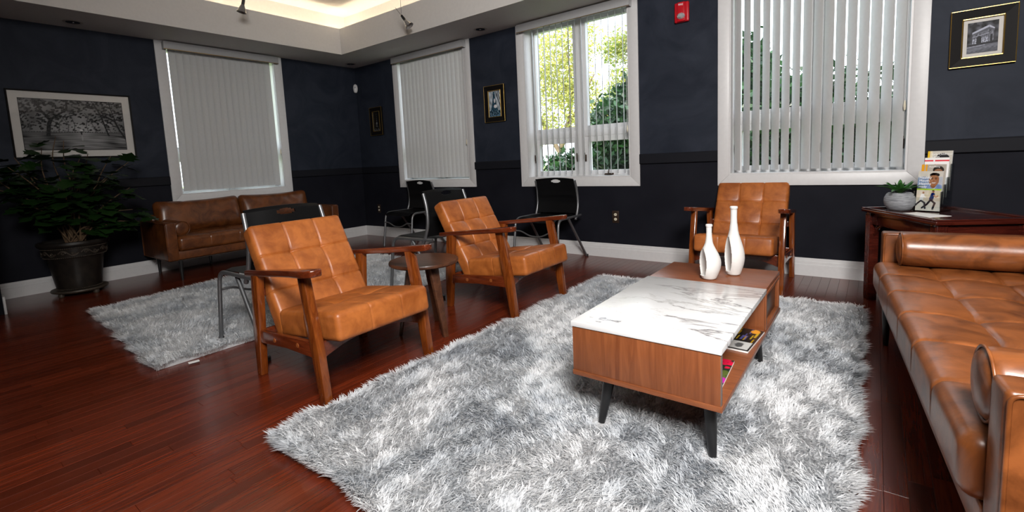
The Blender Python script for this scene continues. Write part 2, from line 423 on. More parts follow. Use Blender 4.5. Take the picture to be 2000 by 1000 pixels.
# chair rail pieces between the windows
k = 0
def rail_piece(x0, x1, along):
    global k; k += 1
    g = G(); pr_ = [(0, RAIL0), (.014, RAIL0), (.022, RAIL0+.006), (.022, RAIL1-.010), (.016, RAIL1), (0, RAIL1)]
    if along == 'x': g.prism([(-o, z) for o, z in pr_], x0, x1, 'x')
    else: g.prism(pr_, x0, x1, 'y')
    struct(link('trim_%d' % k, g.me('chair_rail', smooth=False), M['rail']))
e = [0.0]+[v for o in WIN_B for v in (o[0]-CAS, o[1]+CAS)]+[RX]
for i in range(0, len(e), 2): rail_piece(e[i], e[i+1], 'x')
rail_piece(-3.895, WIN_L[0][0]-CAS, 'y'); rail_piece(WIN_L[0][1]+CAS, -.022, 'y')

# ceiling: soffit ring, fascia, raised tray with a cove
g = G(); FT = .05; UZ = 3.0; UP = .36
q = .02
for b in [(0, RX, -S+q, 0), (0, RX, RY, RY+S-q), (0, S-q, RY+S-q, -S+q), (RX-S+q, RX, RY+S-q, -S+q)]: g.box(b[0], b[1], b[2], b[3], H, H+.04)
struct(link('ceiling_soffit', g.me('ceiling_soffit', smooth=False), M['ceil']))
g = G(); z1 = 2.755
for b in [(S-FT, RX-S+FT, -S, -S+FT), (S-FT, RX-S+FT, RY+S-FT, RY+S), (S-FT, S, RY+S, -S), (RX-S, RX-S+FT, RY+S, -S)]: g.box(b[0], b[1], b[2], b[3], H-.001, z1)
struct(link('trim_fascia', g.me('trim_fascia', smooth=False), M['ceil']))
g = G()
for b in [(UP-.05, RX-UP+.05, -UP, -UP+.05), (UP-.05, RX-UP+.05, RY+UP-.05, RY+UP), (UP-.05, UP, RY+UP, -UP), (RX-UP, RX-UP+.05, RY+UP, -UP)]: g.box(b[0], b[1], b[2], b[3], H+.03, UZ)
struct(link('trim_cove_wall', g.me('trim_cove_wall', smooth=False), M['ceil']))
struct(link('ceiling', G().box(-T, RX+T, RY-T, T, UZ, UZ+.1).me('ceiling', smooth=False), M['ceil']))
# warm lamps hidden in the cove trough
M['cove'] = emit('warm_cove_lamp', (1, .85, .62), 17.0)
for nme, b, lab in [('cove_light_strip', (.45, .50, -5.5, -.52), 'warm light strip hidden in the ceiling cove above the left wall'),
                    ('cove_light_strip', (.45, 7.4, -.50, -.45), 'warm light strip hidden in the ceiling cove above the back wall')]:
    tag(link(nme, G().box(b[0], b[1], b[2], b[3], H+.04, H+.07).me(nme, smooth=False), M['cove']), lab, 'light', 'cove lights')

# ------------------------------------------------------------------ strip floor: every board is a piece
floor = struct(link('floor', G().box(-T, RX+T, RY-T, T, -.06, -.006).me('floor', smooth=False), M['gap']))
PW = .0572; BL = [.45, .62, .80, .98, 1.20]
bmesh_by_len = {}
def board_mesh(L):
    if L not in bmesh_by_len:
        c = .0005; w_ = PW/2-.0004; l_ = L/2-.0004
        V = [(-w_, -l_, -.006), (w_, -l_, -.006), (w_, l_, -.006), (-w_, l_, -.006), (-w_, -l_, -c), (w_, -l_, -c), (w_, l_, -c), (-w_, l_, -c),
             (-w_+c, -l_+c, 0), (w_-c, -l_+c, 0), (w_-c, l_-c, 0), (-w_+c, l_-c, 0)]
        F = [(0, 1, 5, 4), (1, 2, 6, 5), (2, 3, 7, 6), (3, 0, 4, 7), (4, 5, 9, 8), (5, 6, 10, 9), (6, 7, 11, 10), (7, 4, 8, 11), (8, 9, 10, 11)]
        me = bpy.data.meshes.new('plank_%d' % int(L*100)); me.from_pydata(V, [], F); me.materials.append(M['plank']); bmesh_by_len[L] = me
    return bmesh_by_len[L]
CAMP = np.array([6.0149, -4.3394, 1.0045])
rugs_xy = [(4.30, 5.95, -3.5, -.9), (1.35, 3.1, -3.4, -1.1)]
boards = []; rows = int(RX/PW)
for i in range(rows):
    x = PW*(i+.5); y = random.random()*.9+.01
    while y > -6.2:
        L = random.choice(BL); yc = y-L/2
        if yc-L/2 < 0:
            hid = any(a+PW < x < b-PW and c < yc-L/2 and yc+L/2 < d for a, b, c, d in rugs_xy)
            vx, vy = x-CAMP[0], yc-CAMP[1]; dep = -.612*vx+.783*vy; rt = .788*vx+.615*vy
            vis = dep > .75 and abs(rt) < dep*1.08+.3 and not hid and yc < 0
            boards.append((PW*L/(dep**3) if vis else 0, x, yc, L))
        y -= L
boards.sort(key=lambda b: -b[0])
for sc_, x, yc, L in boards[:300]:
    o = bpy.data.objects.new('plank', board_mesh(L)); COL.objects.link(o); o.parent = floor; o.location = (x, yc, 0)
g = G()
for sc_, x, yc, L in boards[300:]:
    me = board_mesh(L); g.add([(v.co.x+x, v.co.y+yc, v.co.z) for v in me.vertices], [tuple(p.vertices) for p in me.polygons])
o = link('floor_boards', g.me('floor_boards', smooth=False), M['plank_far'], floor); o['kind'] = 'stuff'

# ------------------------------------------------------------------ windows (frame 0 = local x along the wall, y out of the room)
def window(n, u0, u1, world):
    root = sroot('window_%d' % n); root.matrix_world = world
    cw, th = CAS, .018
    def part(name, g, mat, parent=root, **kw): return link(name, g.me(name, **kw), mat, parent)
    # mitred casing boards
    def casing(poly): part('casing', G().prism(poly, -th, 0, 'y'), M['white'], bev=.003)
    a, b, c, d = u0-cw, u0, u1, u1+cw; z0, z1, z2, z3 = WZ0-cw, WZ0, WZ1, H-.001
    casing([(a, z0), (d, z0), (c, z1), (b, z1)]); casing([(a, z3), (b, z2), (c, z2), (d, z3)])
    casing([(a, z0), (b, z1), (b, z2), (a, z3)]); casing([(d, z0), (d, z3), (c, z2), (c, z1)])
    jt = .012
    for bx in [(u0, u0+jt, z1, z2), (u1-jt, u1, z1, z2)]: part('jamb', G().box(bx[0], bx[1], -th, T, bx[2], bx[3]), M['white'], smooth=False)
    part('sill', G().box(u0+jt, u1-jt, -th+.002, T, z1, z1+jt), M['white'], smooth=False)
    part('head', G().box(u0+jt, u1-jt, 0, T, z2-jt, z2), M['white'], smooth=False)
    f0, f1 = .135, .205; um = (u0+u1)/2; fw = .035; zr0, zr1 = 1.215, 1.315
    part('mullion', G().box(um-.034, um+.034, f0-.01, f1, z1+jt, z2-jt), M['white'], bev=.003)
    for q0, q1 in [(u0+jt, um-.034), (um+.034, u1-jt)]:
        part('transom_bar', G().box(q0, q1, f0-.005, f1, zr0, zr1-.03), M['white'], bev=.003)
        # upper fixed light and lower awning sash
        for (a0, a1, fr, nme) in [(zr1-.03, z2-jt, .040, 'fixed_frame'), (z1+jt, zr0, .055, 'sash')]:
            g = G(); g.box(q0, q0+fr, f0, f1-.01, a0, a1); g.box(q1-fr, q1, f0, f1-.01, a0, a1)
            g.box(q0+fr, q1-fr, f0, f1-.01, a0, a0+fr); g.box(q0+fr, q1-fr, f0, f1-.01, a1-fr, a1)
            s = part(nme, g, M['white'], smooth=False)
            part('pane', G().box(q0+fr, q1-fr, f0+.028, f0+.034, a0+fr, a1-fr), M['glass'], s, smooth=False)
        # lock levers and crank
        for q in (q0+.012, q1-.012): part('lock_lever', G().box(q-.009, q+.009, f0-.020, f0, .96, 1.03).box(q-.004, q+.004, f0-.034, f0-.020, .985, 1.05), M['bronze'], bev=.002)
        qm = (q0+q1)/2
        if n == 3 and q0 > um: part('crank_handle', G().box(qm-.045, qm+.045, f0-.028, f0, z1+jt+.006, z1+jt+.022).tube([(qm, f0-.03, z1+jt+.02), (qm+.01, f0-.05, z1+jt+.03), (qm+.018, f0-.055, z1+jt+.065)], .006, 6), M['bronze'], bev=.002)
    return root
W_B = Matrix.Identity(4)
W_L = Matrix.Rotation(math.radians(90), 4, 'Z')    # local x -> world y, local y -> world -x
wins = []
for i, (a, b) in enumerate(WIN_L): window(1, a, b, W_L)
for i, (a, b) in enumerate(WIN_B): window(i+2, a, b, W_B)

# vertical blinds
def slat_mesh(name, wd, z0, z1, bow):
    V = []; F = []; n = 6
    for z in (z0, z1):
        for s_ in (0, 1):
            for i in range(n+1):
                t = i/n*2-1; V.append((bow*(1-t*t)+s_*.0012, t*wd/2, z))
    m = n+1
    def id(zz, s_, i): return (zz*2+s_)*m+i
    for i in range(n):
        F.append((id(0, 0, i), id(1, 0, i), id(1, 0, i+1), id(0, 0, i+1))); F.append((id(0, 1, i), id(0, 1, i+1), id(1, 1, i+1), id(1, 1, i)))
        F.append((id(0, 0, i), id(0, 0, i+1), id(0, 1, i+1), id(0, 1, i))); F.append((id(1, 0, i), id(1, 1, i), id(1, 1, i+1), id(1, 0, i+1)))
    for i in (0, n): F.append((id(0, 0, i), id(0, 1, i), id(1, 1, i), id(1, 0, i)))
    me = mk(name, V, F, ang=60); me.materials.append(M['slat']); return me
SLAT = {s_: slat_mesh('slat%+d' % s_, 0.089, WZ0+.034, WZ1-.02, .006*s_) for s_ in (-1, 1)}
def blind(label, u0, u1, world, n, ang, v0, v1, bow=1, inset=(.03, .03), jit=3.0, yc=.035):
    """ang = slat turn from square-on to the wall, degrees, positive towards -u; v0, v1 valance ends"""
    root = thing('vertical_blind', label, 'blind', group='vertical blinds'); root.matrix_world = world
    g = G().box(v0, v1, -.075, -.066, 2.345, 2.428).box(v0, v0+.006, -.066, -.001, 2.345, 2.428).box(v1-.006, v1, -.066, -.001, 2.345, 2.428)
    link('valance', g.me('valance', bev=.002), M['valance'], root)
    link('valance_trim', G().box(v0, v1, -.0762, -.0745, 2.345, 2.350).me('vt', smooth=False), M['brass'], root)
    link('head_rail', G().box(u0+.014, u1-.014, yc-.022, yc+.022, 2.392, 2.397).box(u0+.014, u1-.014, -.06, -.02, 2.37, 2.41).me('hr', smooth=False), M['white'], root)
    a, b = u0+.014+inset[0], u1-.014-inset[1]
    for i in range(n):
        u = a+(b-a)*(i+.5)/n
        o = bpy.data.objects.new('slat', SLAT[bow]); COL.objects.link(o); o.parent = root
        o.location = (u, yc, 0); o.rotation_euler = (0, 0, math.radians(ang+random.uniform(-jit, jit)))
    # control chain with its little weight
    g = G().tube([(u1-.022, -.012, 2.36), (u1-.021, -.012, 1.9), (u1-.022, -.012, 1.28)], .0012, 5).tube([(u1-.030, -.012, 2.36), (u1-.029, -.012, 1.28)], .0012, 5)
    link('control_chain', g.me('chain'), M['white'], root)
    link('chain_weight', G().lathe([(.001, 1.22), (.006, 1.225), (.008, 1.25), (.004, 1.285), (.001, 1.29)], 8, Matrix.Translation((u1-.026, -.012, 0))).me('cw'), M['beige'], root)
    return root
blind('closed grey vertical blind on the left wall, above the brown sofa', *WIN_L[0], W_L, 16, -84, -2.40, -1.17, bow=-1, inset=(.036, .036), jit=1)
blind('closed ribbed grey vertical blind left of the small tower picture with trees', *WIN_B[0], W_B, 16, -64, .90, 2.19, bow=1, inset=(.022, .022), jit=2)
blind('vertical blind turned edge-on in the window showing yellow-green trees', *WIN_B[1], W_B, 15, 27, 2.965, 4.225, inset=(.04, .03), jit=1.5)
blind('half-open grey vertical blind above the tan armchair against the wall', *WIN_B[2], W_B, 16, 43, 5.02, 6.225, bow=-1, inset=(.004, .01), jit=2.5)
# ------------------------------------------------------------------ shag rugs
def field(x, y, seed, lam):
    rs = np.random.RandomState(seed); o = np.zeros_like(x)
    for i in range(14):
        a = rs.uniform(0, 6.28); k_ = rs.uniform(.6, 1.8)*6.28/lam; o += np.sin(k_*(x*math.cos(a)+y*math.sin(a))+rs.uniform(0, 6.28))
    return o/2.6
def fb(u, v, seed, lam, asp=1.0): return field(u*asp, v, seed, lam)
def rug(label, quad, nblade, length, seed, group, tagpos=None, feet=()):
    Q = np.array(quad, float); ctr = Q.mean(0)
    root = thing('shag_rug', label, 'rug', (ctr[0], ctr[1], 0), group=group)
    Q = Q-ctr
    # backing slab
    g = G().prism([tuple(q) for q in Q*.985], .001, .012, 'z')
    link('backing', g.me('backing', smooth=False), M['backing'], root)
    rs = np.random.RandomState(seed)
    la = np.linalg.norm(Q[1]-Q[0]); lb = np.linalg.norm(Q[3]-Q[0]); nx = int(math.sqrt(nblade*la/lb)); ny = int(nblade/nx)
    uu, vv = np.meshgrid((np.arange(nx)+.5)/nx, (np.arange(ny)+.5)/ny); uu = uu.ravel()+rs.uniform(-.6, .6, nx*ny)/nx; vv = vv.ravel()+rs.uniform(-.6, .6, nx*ny)/ny
    uu = np.clip(uu, 0, 1); vv = np.clip(vv, 0, 1); n = len(uu)
    P = ((1-uu)*(1-vv))[:, None]*Q[0]+(uu*(1-vv))[:, None]*Q[1]+(uu*vv)[:, None]*Q[2]+((1-uu)*vv)[:, None]*Q[3]
    wob = .010; P[:, 0] += wob*field(P[:, 1], P[:, 0]*0, seed+5, .35)*(np.abs(uu-.5)*2)**8; P[:, 1] += wob*field(P[:, 0], P[:, 1]*0, seed+6, .35)*(np.abs(vv-.5)*2)**8
    # lie of the pile: slow swirl, plus clumps and strays
    th = 1.1*field(P[:, 0], P[:, 1], seed, 1.2)+.6*field(P[:, 0], P[:, 1], seed+1, .20)+.55*field(P[:, 0], P[:, 1], seed+3, .06)+rs.normal(0, .55, n)-.9
    lean = np.clip(.60+.08*field(P[:, 0], P[:, 1], seed+2, .25)+.10*field(P[:, 0], P[:, 1], seed+4, .05)+rs.normal(0, .17, n), .12, 1.05)
    D = np.stack([np.cos(th), np.sin(th)], 1)
    # at the borders the pile falls outwards
    ed = np.minimum.reduce([uu*la, (1-uu)*la, vv*lb, (1-vv)*lb]); out = np.where((np.minimum(uu, 1-uu)*la < np.minimum(vv, 1-vv)*lb)[:, None], np.stack([np.sign(uu-.5), 0*uu], 1), np.stack([0*uu, np.sign(vv-.5)], 1))
    wgt = np.clip(1-ed/.03, 0, 1)[:, None]; D = D*(1-wgt)+out*wgt*1.0+D*wgt*.4; D /= np.linalg.norm(D, axis=1, keepdims=True)
    lean = np.where(ed < .03, np.maximum(lean, .75), lean)
    L = length*rs.uniform(.7, 1.15, n); wd = rs.uniform(.0017, .0032, n)*(length/.045)
    for fx, fy in feet:   # pile pressed down round the furniture feet
        dd = np.hypot(P[:, 0]+ctr[0]-fx, P[:, 1]+ctr[1]-fy); L = L*np.clip(.22+.78*(dd-.030)/.045, .22, 1)
    sd = np.stack([-D[:, 1], D[:, 0]], 1); tw = rs.uniform(-.6, .6, n); sd = sd*np.cos(tw)[:, None]+D*np.sin(tw)[:, None]
    z0 = .008
    def pt(t_out, t_up, wk):
        c = np.zeros((n, 3)); c[:, :2] = P+D*(L*lean*t_out)[:, None]; c[:, 2] = z0+L*np.sqrt(np.clip(1-(lean*.85)**2, .05, 1))*t_up
        off = np.zeros((n, 3)); off[:, :2] = sd*(wd*wk)[:, None]; return c-off, c+off
    a0, a1 = pt(0, 0, .9); b0, b1 = pt(.38, .62, 1.0); t0, _ = pt(1.0, 1.0-.12, 0)
    V = np.stack([a0, a1, b0, b1, t0], 1).reshape(-1, 3)
    base = np.arange(n)*5
    me = bpy.data.meshes.new('pile'); me.vertices.add(len(V)); me.vertices.foreach_set('co', V.ravel().astype(np.float32))
    quads = np.stack([base, base+1, base+3, base+2], 1); tris = np.stack([base+2, base+3, base+4], 1)
    loops = np.concatenate([quads, tris], 1).ravel(); me.loops.add(len(loops)); me.loops.foreach_set('vertex_index', loops.astype(np.int32))
    st = np.stack([np.arange(n)*7, np.arange(n)*7+4], 1).ravel(); me.polygons.add(2*n); me.polygons.foreach_set('loop_start', st.astype(np.int32))
    me.update(calc_edges=True); me.validate(); me.shade_smooth()
    o = link('pile', me, M['rug'], root); o['kind'] = 'stuff'
    if tagpos is not None:
        t = link('care_tag', G().box(-.025, .025, -.014, .014, .010, .0115).me('care_tag', smooth=False), M['paper'], root, loc=(tagpos[0]-ctr[0], tagpos[1]-ctr[1], 0), rot=(0, 0, 1.4)); t['label'] = 'white sewn label'
    return root
rug('large light grey shag rug under the marble coffee table', [(4.235, -3.575), (5.985, -3.60), (6.0, -.84), (4.27, -.81)], 250000, .045, 3, 'shag rugs', feet=[(4.19, -3.30), (4.19, -2.70), (4.235, -1.99), (4.235, -1.39), (5.232, -2.80), (5.624, -2.79), (5.616, -1.925), (5.212, -1.925)])
rug('grey shag rug behind the armchairs, in front of the brown sofa', [(1.345, -3.505), (3.10, -3.605), (3.10, -1.02), (.86, -1.02)], 120000, .042, 11, 'shag rugs', (3.155, -3.44), feet=[(2.893, -3.195), (2.893, -2.695), (2.893, -1.89), (2.9, -1.38)])

# ------------------------------------------------------------------ tan armchairs with wooden frames
def make_armchair(label):
    t = thing('armchair', label, 'armchair', group='tan armchairs')
    tilt = math.radians(7.5)
    me = soft_cushion('seat_cushion', .25, .262, .064, .024, sx=(-.02,), sy=(-.088, .088), buttons=[(-.02, -.088), (-.02, .088)], puff=.0045, gd=.0032, bd=.009, sw=.0042, step=.03)
    s = link('seat_cushion', me, M['tan'], t, (.112, 0, .308), (0, -tilt, 0))
    lean = math.radians(29)
    # back cushion: sewn face +z turned to face forward and up; cushion x axis points up the back
    me = soft_cushion('back_cushion', .29, .262, .046, .024, sx=(-.075, .115), sy=(-.087, .087), buttons=[(-.075, -.087), (-.075, .087), (.115, -.087), (.115, .087)], puff=.0040, gd=.0044, bd=.011, sw=.0040, step=.03)
    b = link('back_cushion', me, M['tan'], t)
    up = Vector((-math.sin(lean), 0, math.cos(lean))); nr = Vector((math.cos(lean), 0, math.sin(lean))); sd = nr.cross(up)
    b.matrix_local = Matrix.Translation((-.268, 0, .468)) @ Matrix((up, sd, nr)).transposed().to_4x4()
    for sg in (-1, 1):
        y0, y1 = sorted((sg*.280, sg*.316))
        link('leg', G().prism([(.266, 0), (.312, 0), (.286, .24), (.218, .562), (.166, .556), (.224, .24)], y0, y1).me('front_leg', bev=.004), M['mahog_leg'], t)
        link('leg', G().prism([(-.302, 0), (-.262, 0), (-.236, .22), (-.205, .515), (-.268, .508), (-.300, .22)], y0, y1).me('rear_leg', bev=.004), M['mahog_leg'], t)
        r = link('side_rail', G().prism([(-.262, .172), (-.25, .234), (.21, .270), (.235, .200), (0, .196)], sg*.288 if sg > 0 else -.310, .310 if sg > 0 else -.288).me('side_rail', bev=.003), M['mahog'], t)
        for px_, pz in ((-.10, .213), (.11, .232)):
            yy = sg*.3112
            link('wood_plug', G().lathe([(.0, -.0015), (.011, -.0015), (.0105, .0012), (.0, .0018)], 12, Matrix.Translation((px_, yy, pz)) @ Matrix.Rotation(-sg*math.pi/2, 4, 'X')).me('wood_plug'), M['plug'], r)
        # arm rest: paddle outline in plan, sloping down to the back
        pl = [(-.345, .284), (-.345, .312), (.0, .318), (.12, .330), (.22, .346), (.285, .350), (.318, .340), (.328, .318), (.322, .288), (.29, .276), (.1, .279)]
        V = []; n = len(pl)
        for dz in (0, .031):
            for x, y in pl: V.append((x, sg*y, .492+dz+(x+.345)*.1135))
        F = [tuple(range(n)), tuple(range(n, 2*n))]+[(i, (i+1) % n, n+(i+1) % n, n+i) for i in range(n)]
        link('armrest', mk('armrest', V, F, bev=.006, seg=3), M['mahog'], t)
    # curved front apron and rear rail
    def apron(x, zt, ze, zm): 
        n = 12; pts = [(-.282+.564*i/n, zm+(ze-zm)*abs(2*i/n-1)**2.2) for i in range(n+1)]
        return G().prism(pts+[(.282, zt), (-.282, zt)], x-.011, x+.011, 'x')
    link('front_apron', apron(.232, .262, .178, .236).me('front_apron', bev=.002), M['mahog'], t)
    link('rear_rail', G().box(-.262, -.240, -.282, .282, .185, .235).me('rear_rail', bev=.003), M['mahog'], t)
    link('back_rail', G().box(-.262, -.242, -.282, .282, .40, .44).me('back_rail', bev=.003), M['mahog'], t)
    return t
ac = make_armchair('tan leather armchair nearest the camera, standing left of the round side table')
ac.location = (3.90, -2.995, 0)
a2 = copy_tree(ac); a2.location = (3.945, -1.69, 0); a2['label'] = 'tan leather armchair between the round side table and the marble coffee table'
a3 = copy_tree(ac); a3.location = (5.232, -.385, 0); a3.rotation_euler = (0, 0, -math.pi/2); a3['label'] = 'tan leather armchair against the wall, behind the two white vases'

# ------------------------------------------------------------------ black stacking chairs
def make_stack_chair():
    t = thing('stacking_chair', '', 'chair', group='black plastic stacking chairs')
    W = .240; r = .0125
    for sg in (-1, 1):
        y = sg*W
        link('front_frame', G().tube(round_path([(-.20, y, .432), (.235, y*1.02, .432), (.292, y*1.06, 0)], .075, 8), r, 8).me('front_frame', ang=60), M['steel'], t)
        link('rear_leg', G().tube([(.03, y*.97, .42), (-.285, y*1.04, 0)], r, 8).me('rear_leg', ang=60), M['steel'], t)
        link('back_upright', G().tube(smooth_path([(-.095, y, .40), (-.135, y, .47), (-.158, y*.99, .56), (-.150, y*.97, .68), (-.118, y*.95, .785)], 5), r*1.05, 8).me('back_upright', ang=60), M['steel'], t)
    pts = smooth_path([(.262, -W*1.05, .315), (.262, -W*.7, .312), (.262, -W*.25, .272), (.262, W*.25, .272), (.262, W*.7, .312), (.262, W*1.05, .315)], 5)
    link('front_stretcher', G().tube(pts, .0075, 7).me('front_stretcher', ang=60), M['steel'], t)
    for x, sg in ((.293, -1), (.293, 1), (-.287, -1), (-.287, 1)):
        link('foot_glide', G().lathe([(.0, 0), (.015, 0), (.016, .02), (.0, .022)], 10, Matrix.Translation((x, sg*W*1.05, 0))).me('foot_glide'), M['black'], t)
    # seat shell: dished panel with a waterfall front
    nx, ny = 14, 12; V = []; F = []
    for lay in (0, 1):
        for i in range(nx+1):
            for j in range(ny+1):
                u, v = i/nx, j/ny*2-1; x = -.175+.445*u; wdt = .222*(1-.10*(1-u)**2)
                rim = max(abs(v)**4, 0)
                z = .446-.018*(1-v*v)*math.sin(min(1, u*1.15)*math.pi)**.7-.030*max(0, (u-.80)/.2)**2+.006*rim-.014*lay-(.012 if lay == 0 and (abs(v) == 1 or i in (0, nx)) else 0)
                V.append((x, v*wdt, z))
    m = (nx+1)*(ny+1); idx = lambda l, i, j: l*m+i*(ny+1)+j
    for i in range(nx):
        for j in range(ny):
            F.append((idx(0, i, j), idx(0, i+1, j), idx(0, i+1, j+1), idx(0, i, j+1))); F.append((idx(1, i, j), idx(1, i, j+1), idx(1, i+1, j+1), idx(1, i+1, j)))
    for i in range(nx):
        for j in (0, ny): F.append((idx(0, i, j), idx(1, i, j), idx(1, i+1, j), idx(0, i+1, j)))
    for j in range(ny):
        for i in (0, nx): F.append((idx(0, i, j), idx(0, i, j+1), idx(1, i, j+1), idx(1, i, j)))
    link('seat_shell', mk('seat_shell', V, F, ang=50), M['plastic'], t)
    # back shell: curved panel with a hand slot, rolled top edge, stepped lower part
    nz, ny = 22, 24; V = []; F = []; q = {}
    def hole(v, z): return (v/.26)**2+((z-.768)/.016)**2 < 1
    zs = [.455+.345*i/nz for i in range(nz+1)]
    zs = sorted(zs+[.750, .754, .760, .768, .776, .782, .786])
    for lay in (0, 1):
        for i, z in enumerate(zs):
            for j in range(ny+1):
                v = j/ny*2-1; yb = v*(.232-.012*(z-.455)/.345)
                xc = np.interp(z, [.455, .56, .68, .80], [-.128, -.150, -.140, -.106])
                x = xc-.030*(1-v*v)+(.010 if z > .615 else 0.0)*(1-v**6)+(.012*((z-.785)/.015) if z > .785 else 0)
                q[lay, i, j] = len(V); zz = z+(.012*(1-v*v) if z > .70 else 0)*((z-.70)/.1 if z > .70 else 0)
                V.append((x-.011*lay, yb, zz))
    nzz = len(zs)-1
    cell = lambda i, j: not hole((j+.5)/ny*2-1, (zs[i]+zs[i+1])/2)
    for i in range(nzz):
        for j in range(ny):
            if not cell(i, j): continue
            F.append((q[0, i, j], q[0, i, j+1], q[0, i+1, j+1], q[0, i+1, j])); F.append((q[1, i, j], q[1, i+1, j], q[1, i+1, j+1], q[1, i, j+1]))
            for di, dj, e0, e1 in ((-1, 0, (i, j), (i, j+1)), (1, 0, (i+1, j), (i+1, j+1)), (0, -1, (i, j), (i+1, j)), (0, 1, (i, j+1), (i+1, j+1))):
                a, b = i+di, j+dj
                if a < 0 or b < 0 or a >= nzz or b >= ny or not cell(a, b): F.append((q[0, e0[0], e0[1]], q[0, e1[0], e1[1]], q[1, e1[0], e1[1]], q[1, e0[0], e0[1]]))
    bm_ = mk('back_shell', V, F, smooth=False)
    bm = bmesh.new(); bm.from_mesh(bm_); bmesh.ops.recalc_face_normals(bm, faces=bm.faces); bm.to_mesh(bm_); bm.free(); bm_.shade_smooth(); bm_.set_sharp_from_angle(angle=math.radians(45))
    link('back_shell', bm_, M['plastic'], t)
    return t
sc0 = make_stack_chair()
spots = [((3.185, -2.945, 0), math.pi, 'black plastic stacking chair directly behind the nearest armchair, facing the sofa'),
         ((3.185, -1.635, 0), math.pi+.03, 'black plastic stacking chair behind the round side table, its back to the armchairs'),
         ((1.45, -.335, 0), -math.pi/2, 'black plastic stacking chair under the closed ribbed blind on the back wall'),
         ((3.465, -.335, 0), -math.pi/2, 'black plastic stacking chair under the window showing yellow-green trees')]
for i, (l, rz, lab) in enumerate(spots):
    o = sc0 if i == 0 else copy_tree(sc0)
    o.location = l; o.rotation_euler = (0, 0, rz); o['label'] = lab

# ------------------------------------------------------------------ brown leather sofas
def make_sofa(label, hl, loc, rz, seatx=.385, back=True, lm='brown'):
    t = thing('sofa', label, 'sofa', loc, rz, 'brown leather sofas')
    bh = math.radians(0)
    for sg in (-1, 1):
        yc = sg*(hl-.0425)
        V, F, _ = rbox(.358, .0425, .1825, .012)
        a = link('armrest', mk('armrest', V.tolist(), F, ang=60), M[lm], t, (-.008, yc, .3825))
        # piping round the inner and outer faces
        for s2 in (-1, 1):
            yy = s2*.0425; x0, x1, z0, z1 = -.352, .352, -.176, .176
            loop = round_path([(x0, yy, z0), (x1, yy, z0), (x1, yy, z1), (x0, yy, z1), (x0, yy, z0+.001)], .02, 4)
            link('piping', G().tube(loop, .0042, 6).me('piping', ang=80), M[lm], a)
    link('base', G().box(-.34, .352, -hl+.085, hl-.085, .205, .287).me('base', bev=.008, seg=3), M[lm], t)
    link('underside', G().box(-.33, .33, -hl+.02, hl-.02, .192, .206).me('underside', smooth=False), M['brown_dark'], t)
    n = 6; span = 2*(hl-.088); sy = [span*(i/n-.5) for i in range(1, n)]; x0 = -.25; hx = (seatx-x0)/2
    sx = (hx-.20, hx-.40)
    me = soft_cushion('seat_cushion', hx, span/2, .069, .034, sx=sorted(sx), sy=sy, buttons=[(x, y) for x in sx for y in sy], puff=.007, gd=.0045, bd=.012, step=.035, sw=.0055)
    link('seat_cushion', me, M[lm], t, ((seatx+x0)/2, 0, .354))
    link('back_frame', G().prism([(-.365, .205), (-.29, .205), (-.29, .45), (-.315, .615), (-.365, .615)], -hl+.085, hl-.085).me('back_frame', bev=.012, seg=3), M[lm], t)
    if back:
        for sg in (-1, 1):
            hw = (hl-.085)/2-.003
            def puffy(V, P0, sg=sg):
                u, v, w_ = V[:, 0]/.175, V[:, 1]/hw, V[:, 2]/.085
                edge = np.clip((1-np.abs(u)**5)*(1-np.abs(v)**7), 0, 1)
                V[:, 2] *= .35+.75*edge**.6
                V[:, 0] -= .020*np.sin((v*.5+.5)*math.pi)*(u > 0)*u            # sagging upper edge between lifted corners
                wr = .006*np.sin(9*v+3.1*u+sg)*np.exp(-((np.abs(v)-.75)/.3)**2)+.004*np.sin(17*v-5*u)*np.clip(u, 0, 1)
                V[:, 2] += wr*np.sign(w_)*edge
                return V
            me = soft_cushion('back_cushion', .175, hw, .085, .05, puff=0, gd=0, bd=0, extra=puffy, step=.022)
            c = link('back_cushion', me, M[lm], t)
            ln = math.radians(14); up = Vector((-math.sin(ln), 0, math.cos(ln))); nr = Vector((math.cos(ln), 0, math.sin(ln))); sd = nr.cross(up)
            c.matrix_local = Matrix.Translation((-.215, sg*(hl-.085)/2, .585)) @ Matrix((up, sd, nr)).transposed().to_4x4()
    for x in (.325, -.30):
        for y in ((-hl+.10, hl-.10) if x > 0 else (-hl+.10, -.33, .33, hl-.10)):
            link('leg', G().lathe([(.0, 0), (.011, 0), (.020, .195), (.0, .195)], 12, Matrix.Translation((x, y, 0))).me('leg'), M['black'], t)
    return t
make_sofa('brown leather two-cushion sofa against the left wall, under the closed blind', .92, (.415, -1.87, 0), 0, lm='brown2')
RS = math.radians(184.7)
make_sofa('long brown leather tufted sofa at the right edge, partly out of frame', .955, (6.478, -2.205, 0), RS)
def bolster(label, length, r, world, lm='brown'):
    t = thing('bolster_cushion', label, 'cushion', group='leather bolster cushions'); t.matrix_world = world
    h = length/2
    prof = [(0, -h-.012), (r*.45, -h-.011), (r*.80, -h-.006), (r*.96, -h+.004), (r, -h+.018)]
    m_ = [(r*(1+.010*math.sin(i*1.9)), -h+.03+(length-.06)*i/8) for i in range(9)]
    prof = prof+m_+[(a, -z) for a, z in prof[::-1]]
    link('cover', G().lathe(prof, 28).me('cover', ang=80), M[lm], t)
    for sg in (-1, 1):
        g = G().tube([(math.cos(a)*(r*.985), math.sin(a)*(r*.985), sg*(h-.002)) for a in [2*math.pi*i/28 for i in range(29)]], .0035, 6)
        link('piping', g.me('piping', ang=80), M[lm], t)
    return t
RYm = Matrix.Rotation(math.pi/2, 4, 'Y')
